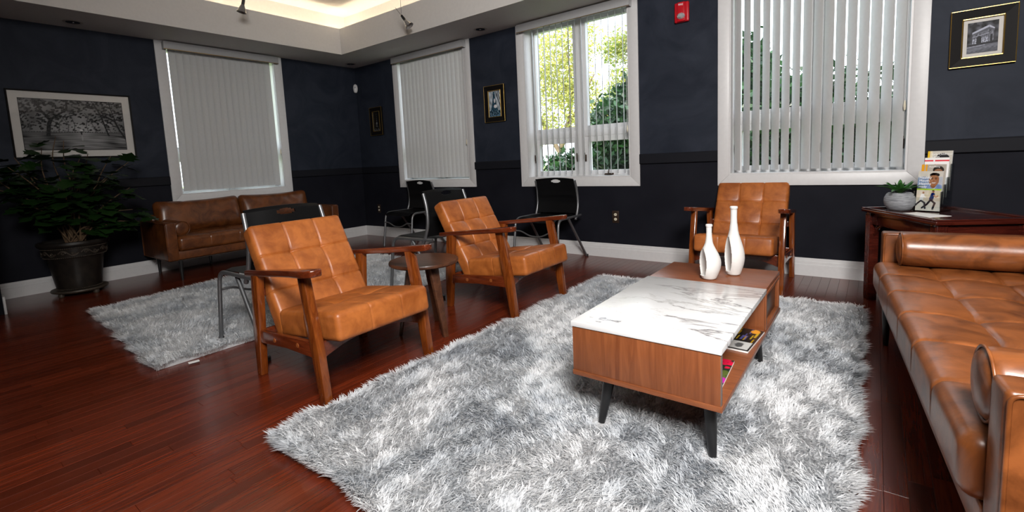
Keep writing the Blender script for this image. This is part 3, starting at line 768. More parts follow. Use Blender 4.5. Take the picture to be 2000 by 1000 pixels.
bolster('small round leather bolster at the left end of the sofa by the wall', .40, .072, Matrix.Translation((.50, -2.634, .498)) @ RYm, 'brown2')
SOF = Matrix.Translation((6.478, -2.205, 0)) @ Matrix.Rotation(RS, 4, 'Z')
bolster('long leather bolster at the far end of the right sofa, near the corner table', .50, .077, SOF @ Matrix.Translation((.045, -.772, .506)) @ RYm)
bolster('leather bolster at the near end of the right sofa, mostly out of frame', .50, .077, SOF @ Matrix.Translation((.090, .782, .506)) @ RYm)
# ------------------------------------------------------------------ coffee table
def coffee_table():
    cx_, cy_ = 5.402, -2.27
    t = thing('coffee_table', 'walnut coffee table with a white marble top and black legs on the large rug', 'table', (cx_, cy_, 0))
    X = .258; y0, y1, yd = -.573, .570, .192; zb, zt = .200, .384
    link('marble_top', G().box(-X-.004, X+.004, y0-.004, yd, zt, zt+.020).me('marble_top', bev=.0015), M['marble'], t)
    link('rear_top', G().box(-X, X, yd+.002, y1, zt, zt+.017).me('rear_top', bev=.0015), M['walnut_top'], t)
    link('end_panel', G().box(-X, X, y0, y0+.016, zb+.016, zt-.001).me('end_panel', bev=.001), M['walnut'], t)
    link('end_panel', G().box(-X, X, y1-.016, y1, zb+.016, zt-.001).me('end_panel', bev=.001), M['walnut'], t)
    link('side_panel', G().box(-X, -X+.016, y0+.016, y1-.016, zb+.016, zt-.001).me('side_panel', bev=.001), M['walnut'], t)
    link('bottom_panel', G().box(-X-.002, X+.006, y0-.003, y1+.003, zb-.002, zb+.016).me('bottom_panel', bev=.0015), M['walnut_top'], t)
    link('divider', G().box(-X+.016, X-.002, yd-.014, yd+.002, zb+.016, zt-.001).me('divider', bev=.001), M['walnut'], t)
    link('edge_band', G().box(X-.016, X+.002, y0+.001, y0+.017, zb+.017, zt-.002).me('edge_band', bev=.001), plain('grey_edge_band', (.16, .12, .10), .4), t)
    # framed compartment door at the far end
    d = link('door', G().box(X-.020, X-.014, yd+.018, y1-.020, zb+.020, zt-.004).me('door_panel', bev=.001), plain('dark_door_panel', (.045, .028, .022), .3), t)
    for b in [(yd+.002, yd+.020, zb+.017, zt-.002), (y1-.032, y1-.016, zb+.017, zt-.002), (yd+.020, y1-.032, zb+.017, zb+.032), (yd+.020, y1-.032, zt-.014, zt-.002)]:
        link('door_frame', G().box(X-.016, X+.003, b[0], b[1], b[2], b[3]).me('door_frame', bev=.001), M['walnut'], d)
    for (lx, ly, tx, ty) in [(-.170, -.530, -.150, -.488), (.222, -.520, .202, -.480), (.214, .345, .196, .318), (-.190, .345, -.172, .318)]:
        link('leg', G().tube([(lx, ly, .012), (lx*.5+tx*.5, ly*.5+ty*.5, .10), (tx, ty, zb-.002)], [.0125, .018, .0235], 14).me('leg', ang=60), M['black'], t)
    return t
coffee_table()
def vase(label, h, rmax, neck, loc, face, zmax, zsh):
    t = thing('vase', label, 'vase', loc, group='white sculptural vases')
    prof = [(0, 0), (rmax*.50, .001), (rmax*.62, .006)]
    for i in range(1, 15):
        s_ = i/14; z = .006+(zsh-.006)*s_; zm = zmax
        if z < zm: r = rmax*(.62+.38*math.sin((z-.006)/(zm-.006)*math.pi/2))
        else: q = (z-zm)/(zsh-zm); r = neck*1.25+(rmax-neck*1.25)*(.5+.5*math.cos(q*math.pi))**.85
        prof.append((r, z))
    prof += [(neck*1.06, zsh+.02), (neck*.98, (zsh+h)/2), (neck, h-.014), (neck*1.18, h-.010), (neck*1.24, h-.004), (neck*1.12, h), (neck*.8, h-.002), (neck*.75, h-.03), (0, h-.035)]
    pr2 = []
    for (r0, z0_), (r1, z1_) in zip(prof[:-1], prof[1:]):
        for k_ in range(6): pr2.append((r0+(r1-r0)*k_/6, z0_+(z1_-z0_)*k_/6))
    pr2.append(prof[-1])
    g = G().lathe(pr2, 128); V = np.array(g.v); n = np.array([math.cos(face), math.sin(face)])
    body = (V[:, 2] > .02) & (V[:, 2] < zsh*.93); s_ = V[:, :2] @ n; smax = rmax; d0 = rmax*.55
    m_ = body & (s_ > d0); q = np.clip((s_[m_]-d0)/(smax-d0), 0, 1)
    ns = d0-.019*q**.5
    V[m_, :2] += n[None, :]*(ns-s_[m_])[:, None]
    link('body', mk('vase_body', V.tolist(), g.f, ang=50), M['vase'], t)
    return t
FA = math.atan2(-.575, -.82)
vase('shorter white ceramic vase with an oval hollow, left of its pair', .262, .053, .0125, (5.408, -2.00, .4015), FA, .080, .185)
vase('taller white ceramic bottle vase with an oval hollow, right of its pair', .335, .049, .0145, (5.487, -1.868, .4015), FA, .088, .235)

def magazine(label, loc, rz, w_, l_, fn, spine):
    t = thing('magazine', label, 'magazine', loc, rz, 'magazines on the coffee table shelf')
    link('pages', G().box(-w_/2, w_/2, -l_/2, l_/2, 0, .007).me('pages', smooth=False), M['paper'], t)
    me = grid_print('cover', w_, l_, 44, 56, fn)
    link('cover', me, M['inkg'], t, (0, 0, .0076), (-math.pi/2, 0, 0))
    return t
def cov_dark(u, v):
    c = np.stack([u*0+.015]*3, 1); rs = np.random.RandomState(4)
    for i in range(26):
        x, y = rs.uniform(.1, .95), rs.uniform(.45, .95); m_ = (np.abs(u-x) < .018) & (np.abs(v-y) < .10); c[m_] = [(.55, .32, .01), (.6, .4, .02), (.10, .10, .30)][i % 3]
    m_ = (u > .55) & (v < .36) & (v > .05) & (u < .97); c[m_] = (.62, .62, .60); m2 = (np.hypot((u-.76)/.8, (v-.2)) < .10); c[m2] = (.12, .12, .12)
    m_ = (np.hypot(u-.85, v-.90) < .09); c[m_] = (.85, .35, .03); return c
def cov_flower(u, v):
    c = np.stack([u*0+.02, u*0+.03, u*0+.02], 1); rs = np.random.RandomState(8)
    for i in range(60):
        x, y, r = rs.uniform(0, 1), rs.uniform(0, 1), rs.uniform(.03, .09)
        c[np.hypot(u-x, v-y) < r] = (.75, .01, .06) if y > .62 else ((.55, .02, .40) if rs.rand() < .6 else (.10, .14, .03))
    return c
magazine('black magazine with yellow lettering on the coffee table shelf', (5.560, -2.235, .217), -.06, .19, .26, cov_dark, None)
magazine('magazine with a pink and red flower cover on the coffee table shelf', (5.535, -2.62, .217), .05, .19, .26, cov_flower, None)

# ------------------------------------------------------------------ round side table
def side_table():
    t = thing('side_table', 'small round dark walnut side table between the two armchairs', 'table', (3.895, -2.425, 0))
    link('table_top', G().lathe([(0, .418), (.198, .418), (.206, .424), (.207, .434), (.204, .440), (0, .440)], 48).me('table_top'), M['walnut_dark'], t)
    for (x, y) in [(-.085, -.145), (.172, -.022), (-.088, .163)]:
        a = math.atan2(y, x); d = Vector((math.cos(a), math.sin(a), 0)); s_ = Vector((-d.y, d.x, 0)); g = G()
        top, bot = d*.085+Vector((0, 0, .419)), d*math.hypot(x, y)
        V = [bot-s_*.016-d*.009, bot+s_*.016-d*.009, bot+s_*.016+d*.009, bot-s_*.016+d*.009, top-s_*.030-d*.015, top+s_*.030-d*.015, top+s_*.030+d*.015, top-s_*.030+d*.015]
        link('leg', mk('leg', V, [(0, 3, 2, 1), (4, 5, 6, 7), (0, 1, 5, 4), (1, 2, 6, 5), (2, 3, 7, 6), (3, 0, 4, 7)], bev=.003), M['walnut_dark'], t)
    return t
side_table()

# ------------------------------------------------------------------ corner table with lipped top
CT = math.atan2(.475, .88); TZ = .600
ctc = (6.320, -.677)
def corner_table():
    t = thing('corner_table', 'dark cherry end table with fluted legs behind the right sofa', 'table', (ctc[0], ctc[1], 0), CT)
    hx, hy = .235, .335
    g = G(); g.prism([(-hx, -hy), (hx, -hy), (hx, hy), (-hx, hy)], TZ-.030, TZ-.008, 'z')
    link('table_top', g.me('table_top', bev=.006, seg=3), M['cherry'], t)
    for b in [(-hx, hx, -hy, -hy+.035), (-hx, hx, hy-.035, hy), (-hx, -hx+.035, -hy+.035, hy-.035), (hx-.035, hx, -hy+.035, hy-.035)]:
        link('top_lip', G().box(b[0], b[1], b[2], b[3], TZ-.009, TZ).me('top_lip', bev=.003), M['cherry'], t)
    for b in [(-hx+.05, hx-.05, -hy+.028, -hy+.046), (-hx+.05, hx-.05, hy-.046, hy-.028), (-hx+.028, -hx+.046, -hy+.05, hy-.05), (hx-.046, hx-.028, -hy+.05, hy-.05)]:
        link('apron', G().box(b[0], b[1], b[2], b[3], TZ-.105, TZ-.030).me('apron', bev=.002), M['cherry'], t)
    for sx in (-1, 1):
        for sy in (-1, 1):
            x, y = sx*(hx-.045), sy*(hy-.045); w_ = .026
            l_ = link('leg', G().prism([(x-w_, y-w_), (x+w_, y-w_), (x+w_, y+w_), (x-w_, y+w_)], 0, TZ-.030, 'z').me('leg', bev=.003), M['cherry'], t)
            for k_ in (-1, 0, 1):   # raised reeds on both outer faces
                link('reed', G().tube([(x+sx*w_, y+k_*.015, .02), (x+sx*w_, y+k_*.015, TZ-.04)], .005, 6).me('reed'), M['cherry'], l_)
                link('reed', G().tube([(x+k_*.015, y+sy*w_, .02), (x+k_*.015, y+sy*w_, TZ-.04)], .005, 6).me('reed'), M['cherry'], l_)
            # pierced corner brackets
            for ax in (0, 1):
                d = Vector((-sx, 0, 0)) if ax == 0 else Vector((0, -sy, 0)); p0 = Vector((x, y, 0))+d*w_
                pts = [p0+Vector((0, 0, TZ-.175)), p0+d*.018+Vector((0, 0, TZ-.150)), p0+d*.030+Vector((0, 0, TZ-.128)), p0+d*.060+Vector((0, 0, TZ-.112)), p0+d*.072+Vector((0, 0, TZ-.105))]
                ring = [p0+d*(.022+.012*math.cos(a))+Vector((0, 0, TZ-.124+.012*math.sin(a))) for a in [i*math.pi/4 for i in range(9)]]
                link('bracket', G().tube(pts, .007, 6).tube(ring, .004, 5).me('bracket', ang=60), M['cherry'], l_)
    return t
corner_table()

def succulent():
    t = thing('potted_succulent', 'spiky green succulent in a round ridged grey pot on the corner table', 'plant', (6.142, -.585, TZ-.008))
    link('pot', G().lathe([(0, 0), (.042, 0), (.058, .010), (.073, .034), (.0775, .056), (.075, .080), (.065, .101), (.055, .110), (.050, .108), (.048, .098), (0, .096)], 36).me('pot'), M['ridged'], t)
    link('soil', G().lathe([(0, .094), (.049, .0965), (.0, .104)], 16).me('soil'), M['soil'], t)
    V = []; F = []; n = 7
    for i in range(n+1):
        s_ = i/n; w_ = .0175*math.sin(min(1, s_*1.35+.28)*math.pi*.62)*(1-s_)**.55*1.35; 
        for dx, dz in ((-1, .35), (0, 0), (1, .35), (0, -.25)): V.append((s_, dx*w_, dz*w_))
    for i in range(n):
        for j in range(4): F.append((i*4+j, i*4+(j+1) % 4, (i+1)*4+(j+1) % 4, (i+1)*4+j))
    rs = random.Random(5)
    spec = [(a*2*math.pi/9+.2, 20+rs.uniform(-6, 9), .135) for a in range(9)]+[(a*2*math.pi/6+.5, 42+rs.uniform(-8, 8), .105) for a in range(6)]+[(a*2*math.pi/4, 70+rs.uniform(-6, 6), .075) for a in range(4)]
    for az, el, L in spec:
        me = mk('leaf', [(L*x, y, z+L*(math.sin(x*2.2)*.12-.22*x*x if el < 32 else .05*x*x)) for x, y, z in V], F, ang=50)
        o = link('leaf', me, M['succ'], t); o.location = (0, 0, .104); o.rotation_euler = (0, -math.radians(el), az)
    return t
succulent()

# ------------------------------------------------------------------ lettering
def text(name, s_, size, mat, parent, loc, rot=(math.pi/2, 0, 0), align='LEFT', sx=1.0, ext=.0002):
    cu = bpy.data.curves.new(name, 'FONT'); cu.body = s_; cu.size = size; cu.align_x = align; cu.extrude = ext; cu.resolution_u = 3; cu.space_line = .95
    to = bpy.data.objects.new(name, cu); COL.objects.link(to); dg = bpy.context.evaluated_depsgraph_get()
    me = bpy.data.meshes.new_from_object(to.evaluated_get(dg)); COL.objects.unlink(to); bpy.data.objects.remove(to); bpy.data.curves.remove(cu)
    me.materials.clear(); me.name = name
    o = link(name, me, mat, parent, loc, rot); o.scale = (sx, 1, 1); return o
M['txtw'] = plain('white_print', (.9, .9, .9), .5); M['txtr'] = plain('red_print', (.75, .03, .05), .5); M['txtk'] = plain('dark_print', (.05, .05, .06), .5); M['txtg'] = plain('gold_print', (.55, .32, .02), .5)

# ------------------------------------------------------------------ brochure rack with four booklets
HZ = TZ-.008
HB = Matrix.Translation((6.262, -.640, HZ)) @ Matrix.Rotation(math.radians(-24), 4, 'Z')
LEANB = math.radians(-7)
def rack():
    t = thing('brochure_rack', 'clear acrylic four-pocket brochure rack on the corner table', 'brochure rack'); t.matrix_world = HB
    w_ = .062
    for i in range(4):
        y, z = .004+i*.036, i*.038
        link('pocket_front', G().box(-w_, w_, y-.003, y-.001, z+.004, z+.085).me('pocket_front', smooth=False), M['acrylic'], t)
        link('pocket_back', G().box(-w_, w_, y+.028, y+.030, z*.6+.003, z+.16).me('pocket_back', smooth=False), M['acrylic'], t)
    for sg in (-1, 1):
        x = sg*w_; link('side_wall', G().prism([(0, 0), (.15, 0), (.165, .275), (.11, .275), (.108, .20), (.073, .20), (.071, .16), (.037, .16), (.035, .12), (0, .12)], x-.001, x+.001, 'x').me('side_wall', smooth=False), M['acrylic'], t)
    link('base', G().box(-w_, w_, 0, .15, 0, .003).me('base', smooth=False), M['acrylic'], t)
    return t
rack()
def disc(u, v, x, y, rx, ry): return ((u-x)/rx)**2+((v-y)/ry)**2 < 1
def line(u, v, pts, w_, asp=1.0):
    m_ = np.zeros(u.shape, bool)
    for (x0, y0), (x1, y1) in zip(pts[:-1], pts[1:]):
        dx, dy = (x1-x0), (y1-y0)*asp; L2 = dx*dx+dy*dy+1e-12; tt = np.clip(((u-x0)*dx+(v-y0)*asp*dy)/L2, 0, 1)
        m_ |= np.hypot(u-x0-tt*dx, (v-y0)*asp-tt*dy) < w_
    return m_
def art_health(u, v):
    c = np.zeros((len(u), 3)); c[:] = (.40, .42, .46); c[v > .86] = (.55, .52, .46); n_ = fb(u, v, 6, .3)*.03
    c[disc(u, v, .22, .66, .40, .20)] = (.20, .27, .40); c[disc(u, v, .66, .585, .42, .10)] = (.17, .24, .42); c[line(u, v, [(.60, .60), (.66, .56), (.74, .61)], .03, 2)] = (.50, .55, .66)
    c[disc(u, v, .65, .64, .11, .07)] = (.20, .085, .042)
    c[disc(u, v, .66, .775, .205, .155)] = (.29, .125, .062); c[disc(u, v, .60, .76, .13, .12)] = (.33, .15, .078); c[disc(u, v, .47, .77, .03, .03)] = (.22, .09, .045)
    c[disc(u, v, .67, .905, .20, .055)] = (.016, .012, .010); c[disc(u, v, .66, .86, .17, .035)] = (.32, .15, .08)
    for x in (.575, .735):
        c[line(u, v, [(x-.05, .826), (x, .834), (x+.05, .826)], .012, 2)] = (.03, .018, .012); c[disc(u, v, x, .805, .032, .009)] = (.02, .014, .012)
    c[disc(u, v, .655, .757, .035, .016)] = (.22, .09, .045)
    c[disc(u, v, .655, .708, .095, .026)] = (.17, .055, .04); c[disc(u, v, .655, .709, .080, .014)] = (.74, .71, .68); c[disc(u, v, .655, .724, .11, .012)] = (.30, .13, .066)
    c[(v < .555) & (v > .525)] = (.30, .50, .03)
    lo = v <= .525; c[lo] = (.60, .52, .42); c[lo & (v < .25)] = (.66, .61, .55); c[lo & (v > .36) & (u > .2)] = (.50, .45, .32); c[lo & (v > .40) & (u < .5)] = (.56, .50, .42)
    c[lo & line(u, v, [(.26, .39), (.21, .27)], .075, 2)] = (.74, .74, .74); c[lo & disc(u, v, .28, .455, .045, .028)] = (.34, .17, .10); c[lo & line(u, v, [(.28, .38), (.38, .34)], .025, 2)] = (.72, .72, .72)
    for L in ([(.22, .25), (.36, .20), (.40, .06)], [(.20, .25), (.07, .18), (.0, .13)]): c[lo & line(u, v, L, .040, 2)] = (.02, .02, .03)
    c[lo & line(u, v, [(.68, .42), (.62, .29)], .085, 2)] = (.02, .035, .11); c[lo & disc(u, v, .69, .492, .048, .031)] = (.30, .14, .075); c[lo & disc(u, v, .68, .512, .048, .016)] = (.05, .03, .02)
    for L in ([(.62, .27), (.78, .20), (.71, .05)], [(.60, .27), (.46, .16), (.28, .07)]): c[lo & line(u, v, L, .044, 2)] = (.012, .012, .018)
    c[lo & line(u, v, [(.72, .39), (.80, .35), (.88, .38)], .026, 2)] = (.38, .19, .11)
    return np.clip(c+n_[:, None]*.5, 0, 1)
def art_gold(u, v):
    c = np.zeros((len(u), 3)); c[:] = (.42, .38, .33); c[u < .12] = (.75, .34, .02); c[(u > .17) & (u < .24)] = (.75, .34, .02)
    c[disc(u, v, .7, .86, .22, .10)] = (.03, .025, .02); c[disc(u, v, .7, .76, .2, .13)] = (.28, .14, .08); return c
def art_red(u, v):
    c = np.zeros((len(u), 3)); c[:] = (.84, .83, .82); c[(v > .90) & (v < .945) & (u < .36)] = (.72, .05, .07); c[(v > .90) & (v < .945) & (u > .42)] = (.72, .04, .06); return c
def art_early(u, v):
    c = np.zeros((len(u), 3)); c[:] = (.56, .53, .47); c[u < .10] = (.78, .50, .03); c[(u > .10) & (u < .20)] = (.75, .66, .45); c[disc(u, v, .62, .80, .28, .14)] = (.03, .028, .03)
    c[disc(u, v, .62, .66, .24, .14)] = (.45, .30, .22); return c
books = [(art_health, 'front booklet in the rack, smiling face above two runners', ('Healthy\nMouth\nHealthy\nBody', .0185, 'txtw', (-.050, .188)), .0),
         (art_gold, 'booklet with an orange spine stripe, second in the rack', ('Academy', .014, 'txtw', (-.022, .214)), 0),
         (art_red, 'white booklet with a red header band, third in the rack', ('GUM', .013, 'txtr', (-.012, .185)), 0),
         (art_early, 'tallest booklet at the back of the rack, yellow edge and dark hair', ('Early Childhood\nCaries', .0145, 'txtw', (-.038, .208)), 0)]
for i, (fn, lab, tx, _) in enumerate(books):
    t = thing('booklet', lab, 'booklet', group='booklets in the acrylic rack')
    t.matrix_world = HB @ Matrix.Translation((0, .008+i*.036, .006+i*.038)) @ Matrix.Rotation(LEANB, 4, 'X')
    w_, h_ = .114, .232
    link('pages', G().box(-w_/2, w_/2, .0006, .005+.002*i, 0, h_).me('pages', smooth=False), M['paper'], t)
    link('cover', grid_print('cover', w_, h_, 60, 110, fn), M['inkg'], t, (0, 0, h_/2))
    text('lettering', tx[0], tx[1], M[tx[2]], t, (tx[3][0], -.0008, tx[3][1]))
o = tag(link('leaflet', G().box(-.07, .07, -.10, .10, 0, .002).me('leaflet', smooth=False), M['paper'], None, (6.235, -.80, TZ-.008), (0, 0, CT+.25)), 'flat paper leaflet lying on the corner table before the rack', 'leaflet')

# ------------------------------------------------------------------ framed pictures
def picture(name, label, cx_, cz, w_, h_, fw, mw, world, fn, nx, ny, gold=False, depth=.028, slope=.010):
    t = thing(name, label, 'picture'); t.matrix_world = world @ Matrix.Translation((cx_, 0, cz))
    a, b = w_/2, h_/2; ia, ib = a-fw, b-fw
    for q in ([(-a, -b), (a, -b), (ia, -ib), (-ia, -ib)], [(a, b), (-a, b), (-ia, ib), (ia, ib)], [(-a, b), (-a, -b), (-ia, -ib), (-ia, ib)], [(a, -b), (a, b), (ia, ib), (ia, -ib)]):
        V = [(q[0][0], 0, q[0][1]), (q[1][0], 0, q[1][1]), (q[2][0], 0, q[2][1]), (q[3][0], 0, q[3][1]), (q[0][0], -depth, q[0][1]), (q[1][0], -depth, q[1][1]), (q[2][0], -depth+slope, q[2][1]), (q[3][0], -depth+slope, q[3][1])]
        s_ = link('frame_side', mk('frame_side', V, [(0, 3, 2, 1), (4, 5, 6, 7), (0, 1, 5, 4), (1, 2, 6, 5), (2, 3, 7, 6), (3, 0, 4, 7)], smooth=False), M['framewood'], t)
        if gold:
            d0 = Vector((q[1][0]-q[0][0], 0, q[1][1]-q[0][1]))
            e0, e1 = Vector((q[0][0], -depth*.92, q[0][1])), Vector((q[1][0], -depth*.92, q[1][1])); i0, i1 = Vector((q[3][0], -depth+slope-.002, q[3][1])), Vector((q[2][0], -depth+slope-.002, q[2][1]))
            link('gilt_edge', G().tube([e0, e1], .0030, 6).me('gilt_edge'), M['gold'], s_); link('gilt_lip', G().tube([i0, i1], .0042, 6).me('gilt_lip'), M['gold'], s_)
    link('backing', G().box(-ia, ia, -.008, -.002, -ib, ib).me('backing', smooth=False), M['mat'], t)
    link('photograph', grid_print('photograph', 2*(ia-mw), 2*(ib-mw), nx, ny, fn), M['ink'], t, (0, -.0095, 0))
    if not gold: link('glazing', G().box(-ia, ia, -.0135, -.0115, -ib, ib).me('glazing', smooth=False), M['glass'], t)
    return t
def g3(g_): g_ = np.clip(g_, 0, 1); return np.stack([g_, g_, g_*1.01], 1)
def art_park(u, v):
    asp = 1.65
    g_ = .17+.20*np.exp(-((u-.55)/.28)**2-((v-.42)/.25)**2)+.03*fb(u, v, 2, .3, asp)
    top = v > .38
    can = fb(u, v, 21, .07, asp)+.8*fb(u, v, 22, .2, asp)+1.6*(v-.72)-.8*np.exp(-((u-.56)/.12)**2-((v-.55)/.25)**2)
    g_ = np.where(top & (can > .25), .035+.02*fb(u, v, 23, .05, asp), g_); g_ = np.where(top & (can > -.1) & (can <= .25) & (fb(u, v, 24, .035, asp) > .1), .11, g_)
    far = [[(.42, .36), (.43, .5), (.38, .66)], [(.48, .36), (.49, .52), (.46, .7)], [(.62, .36), (.60, .5), (.64, .72)], [(.70, .34), (.66, .55), (.60, .75)], [(.33, .36), (.35, .55), (.42, .7)], [(.86, .34), (.80, .5), (.72, .62)], [(.07, .38), (.08, .55), (.04, .7)]]
    for p in far: g_ = np.where(line(u*asp, v, [(x*asp, y) for x, y in p], .007), .09, g_)
    ground = v < .36
    gr = .10+.16*np.exp(-((u-.55+.15*(v-.36))/.16)**2)+.035*fb(u, v*4, 31, .3, asp)+.10*np.exp(-((u-.9)/.2)**2-((v-.22)/.06)**2)
    g_ = np.where(ground, gr, g_); g_ = np.where((np.abs(v-.36) < .012) & ((u*40 % 1) < .7), .07, g_); g_ = np.where((v < .30) & (v > .0) & (np.abs(u-.3) > 1.2-2.2*v) & (u > .5), .05, g_)
    big = [([(.23, .30), (.25, .52), (.27, .60)], .032), ([(.27, .58), (.20, .75), (.13, 1.0)], .020), ([(.26, .58), (.36, .72), (.43, .80), (.44, 1.0)], .016), ([(.30, .66), (.42, .66), (.52, .72)], .009),
           ([(.82, .30), (.79, .50), (.76, .72), (.70, .95)], .015), ([(1.0, .22), (.94, .42), (.90, .60), (.80, .70), (.72, .74)], .017), ([(.91, .60), (.88, .8), (.86, 1.0)], .010)]
    for p, w_ in big: g_ = np.where(line(u*asp, v, [(x*asp, y) for x, y in p], w_), .028+.01*fb(u, v, 40, .05, asp), g_)
    g_ = np.where(disc(u, v, .545, .345, .007, .04), .02, g_); g_ = np.where(disc(u, v, .548, .40, .018, .014), .75, g_); g_ = np.where(disc(u, v, .548, .24, .008, .05), .35, g_)
    ed = (u < .006) | (u > .994) | (v < .01) | (v > .99); g_ = np.where(ed, .01, g_)
    return g3(g_)
def art_tower_night(u, v):
    g_ = u*0+.006; hw = .30*(1-v)**2.6*.9+.015
    ins = (np.abs(u-.48) < hw) & (v < .93) & (v > .06); lat = (np.sin(v*60)+np.sin((u-.48)/np.maximum(hw, .02)*6+v*20)) > .1
    g_ = np.where(ins & lat, .16, g_); g_ = np.where(disc(u, v, .48, .10, .16, .14), .006, g_); g_ = np.where((np.abs(v-.40) < .02) & (np.abs(u-.48) < .13), .2, g_); g_ = np.where((v < .09) & (fb(u, v, 5, .1) > .4), .15, g_)
    return g3(g_)
def art_tower_day(u, v):
    g_ = .45+.10*fb(u, v, 3, .25); c = np.stack([g_*.80, g_*.90, g_], 1)
    hw = .07+.42*(1-v)**1.9; ins = (np.abs(u-.42) < hw) & (v < .98); hol = disc(u, v, .46, .62, .06, .09) | disc(u, v, .52, .40, .14, .07)
    dk = np.array((.010, .032, .055)); n_ = fb(u, v, 9, .12)
    c[ins & (n_ < .9)] = dk; c[ins & (n_ > .55)] = (.035, .11, .17); c[hol] = (.62, .62, .64)
    for p in ([(.55, 1.0), (.72, .70), (1.0, .38)], [(.72, 1.0), (.88, .72), (1.0, .58)], [(.62, .88), (.80, .62), (.95, .35)], [(.80, 1.0), (.95, .85)]): c[line(u, v, p, .022, 1.3)] = (.01, .02, .03)
    lo = v < .24; c[lo] = dk; c[lo & (n_ > .7)] = (.20, .32, .42); c[(v < .05) & (n_ > 0)] = (.15, .30, .45)
    return c
def art_arch(u, v):
    g_ = .045+.030*fb(u, v, 2, .35)+.05*np.clip(.75-v, 0, 1); g_ = np.where((v > .86) & (fb(u, v, 5, .25) > .1), .015, g_)
    # corner view of a triumphal arch: left face a long side, right face short
    def band(lo0, lo1, hi0, hi1, x0, x1): t_ = (u-x0)/(x1-x0); return (u > x0) & (u < x1) & (v > lo0+(lo1-lo0)*t_) & (v < hi0+(hi1-hi0)*t_)
    L = band(.26, .30, .62, .80, .17, .70); g_ = np.where(L, .14+.05*fb(u, v, 7, .08), g_); g_ = np.where(band(.30, .36, .60, .78, .70, .86), .17+.05*fb(u, v, 8, .08), g_)
    g_ = np.where(band(.30, .30, .46, .50, .18, .68) & (fb(u, v, 12, .09) > -.4), .50, g_)
    g_ = np.where(band(.62, .80, .68, .87, .16, .70) | band(.80, .72, .87, .76, .70, .88), .48, g_); g_ = np.where(band(.57, .73, .62, .80, .16, .70) | band(.73, .66, .80, .72, .70, .88), .10, g_); g_ = np.where(band(.50, .60, .53, .635, .17, .70), .30, g_)
    arch = (np.abs(u-.385) < .085) & (v > .25) & (v < .46) | disc(u, v, .385, .46, .085, .09); g_ = np.where(arch, .018, g_)
    a2_ = (np.abs(u-.78) < .03) & (v > .30) & (v < .52) | disc(u, v, .78, .52, .03, .05); g_ = np.where(a2_, .02, g_)
    g_ = np.where(disc(u, v, .58, .42, .035, .07) & (fb(u, v, 15, .05) > -.2), .10, g_); g_ = np.where(disc(u, v, .23, .36, .025, .05), .12, g_)
    g_ = np.where((v > .24) & (v < .29+.06*u), .02, g_); road = v < .24+.04*u; g_ = np.where(road, .10+.08*np.exp(-((v-.10-.12*u)/.06)**2)+.02*fb(u, v*3, 9, .2), g_); g_ = np.where((np.abs(v-.20-.08*u) < .012) & (u < .6), .35, g_)
    c = g3(g_); c[:, 0] *= .86; c[:, 1] *= .90; c[:, 2] *= 1.08; return np.clip(c, 0, 1)
picture('framed_picture', 'large framed black-and-white park photograph behind the potted plant', -3.180, 1.531, .890, .612, .012, .060, W_L, art_park, 260, 150, depth=.024, slope=.002)
picture('framed_picture', 'small dark gilt-edged picture of a night tower in the room corner', .437, 1.644, .262, .385, .056, .004, W_B, art_tower_night, 60, 90, gold=True)
picture('framed_picture', 'small black and gold framed blue tower picture between two windows', 2.583, 1.655, .288, .405, .056, .004, W_B, art_tower_day, 70, 100, gold=True)
picture('framed_picture', 'black and gold framed arch photograph at the upper right', 6.531, 1.640, .300, .350, .056, .024, W_B, art_arch, 110, 110, gold=True)

# ------------------------------------------------------------------ wall and ceiling fittings
def fire_alarm():
    t = thing('fire_alarm', 'red wall-mounted fire alarm strobe between the two right windows', 'fire alarm', (4.675, 0, 2.195))
    V, F, _ = rbox(.060, .017, .082, .010); link('housing', mk('housing', V.tolist(), F, ang=60), M['red'], t, (0, -.017, 0))
    link('raised_panel', G().prism([(-.036, 0), (-.030, -.014), (.030, -.014), (.036, 0)], -.078, .080, 'z', Matrix.Translation((0, -.034, 0))).me('raised_panel', bev=.003), M['red'], t)
    g = G(); g.lathe([(.0, .024), (.016, .022), (.026, .012), (.030, 0), (.0, 0)], 10, Matrix.Translation((0, -.046, -.035)) @ Matrix.Rotation(math.pi/2, 4, 'X') @ Matrix.Diagonal((1.15, .95, 1, 1)))
    link('strobe_lens', g.me('strobe_lens', smooth=False), plain('strobe_lens', (.75, .76, .78), .08, metal=.6), t)
    text('lettering', 'FIRE', .022, M['txtw'], t, (0, -.0485, .052), align='CENTER')
    return t
fire_alarm()
t = thing('motion_sensor', 'white oval motion sensor high in the room corner', 'sensor', (.030, -.030, 2.145), math.radians(45))
g = G().lathe([(0, -.062), (.018, -.057), (.030, -.030), (.034, .005), (.028, .040), (.014, .060), (0, .064)], 20, Matrix.Diagonal((1, .75, 1, 1))); link('housing', g.me('housing'), M['white'], t)
link('lens', G().lathe([(0, .006), (.009, .004), (.012, 0), (0, 0)], 12, Matrix.Translation((0, -.0235, .012)) @ Matrix.Rotation(math.pi/2, 4, 'X')).me('lens'), plain('sensor_lens', (.35, .36, .38), .2), t)
def outlet(label, x, z):
    t = thing('wall_outlet', label, 'outlet', (x, 0, z), group='wall outlets')
    link('cover_plate', G().box(-.035, .035, -.006, 0, -.060, .060).me('cover_plate', bev=.003), M['bronze'], t)
    for dz in (-.023, .023):
        s_ = link('socket', G().lathe([(0, .003), (.014, .003), (.016, 0), (0, 0)], 16, Matrix.Translation((0, -.006, dz)) @ Matrix.Rotation(math.pi/2, 4, 'X') @ Matrix.Diagonal((1, .9, 1, 1))).me('socket'), M['beige'], t)
        for dx in (-.005, .005): link('slot', G().box(dx-.001, dx+.001, -.0098, -.0088, dz-.002, dz+.006).me('slot', smooth=False), M['black'], s_)
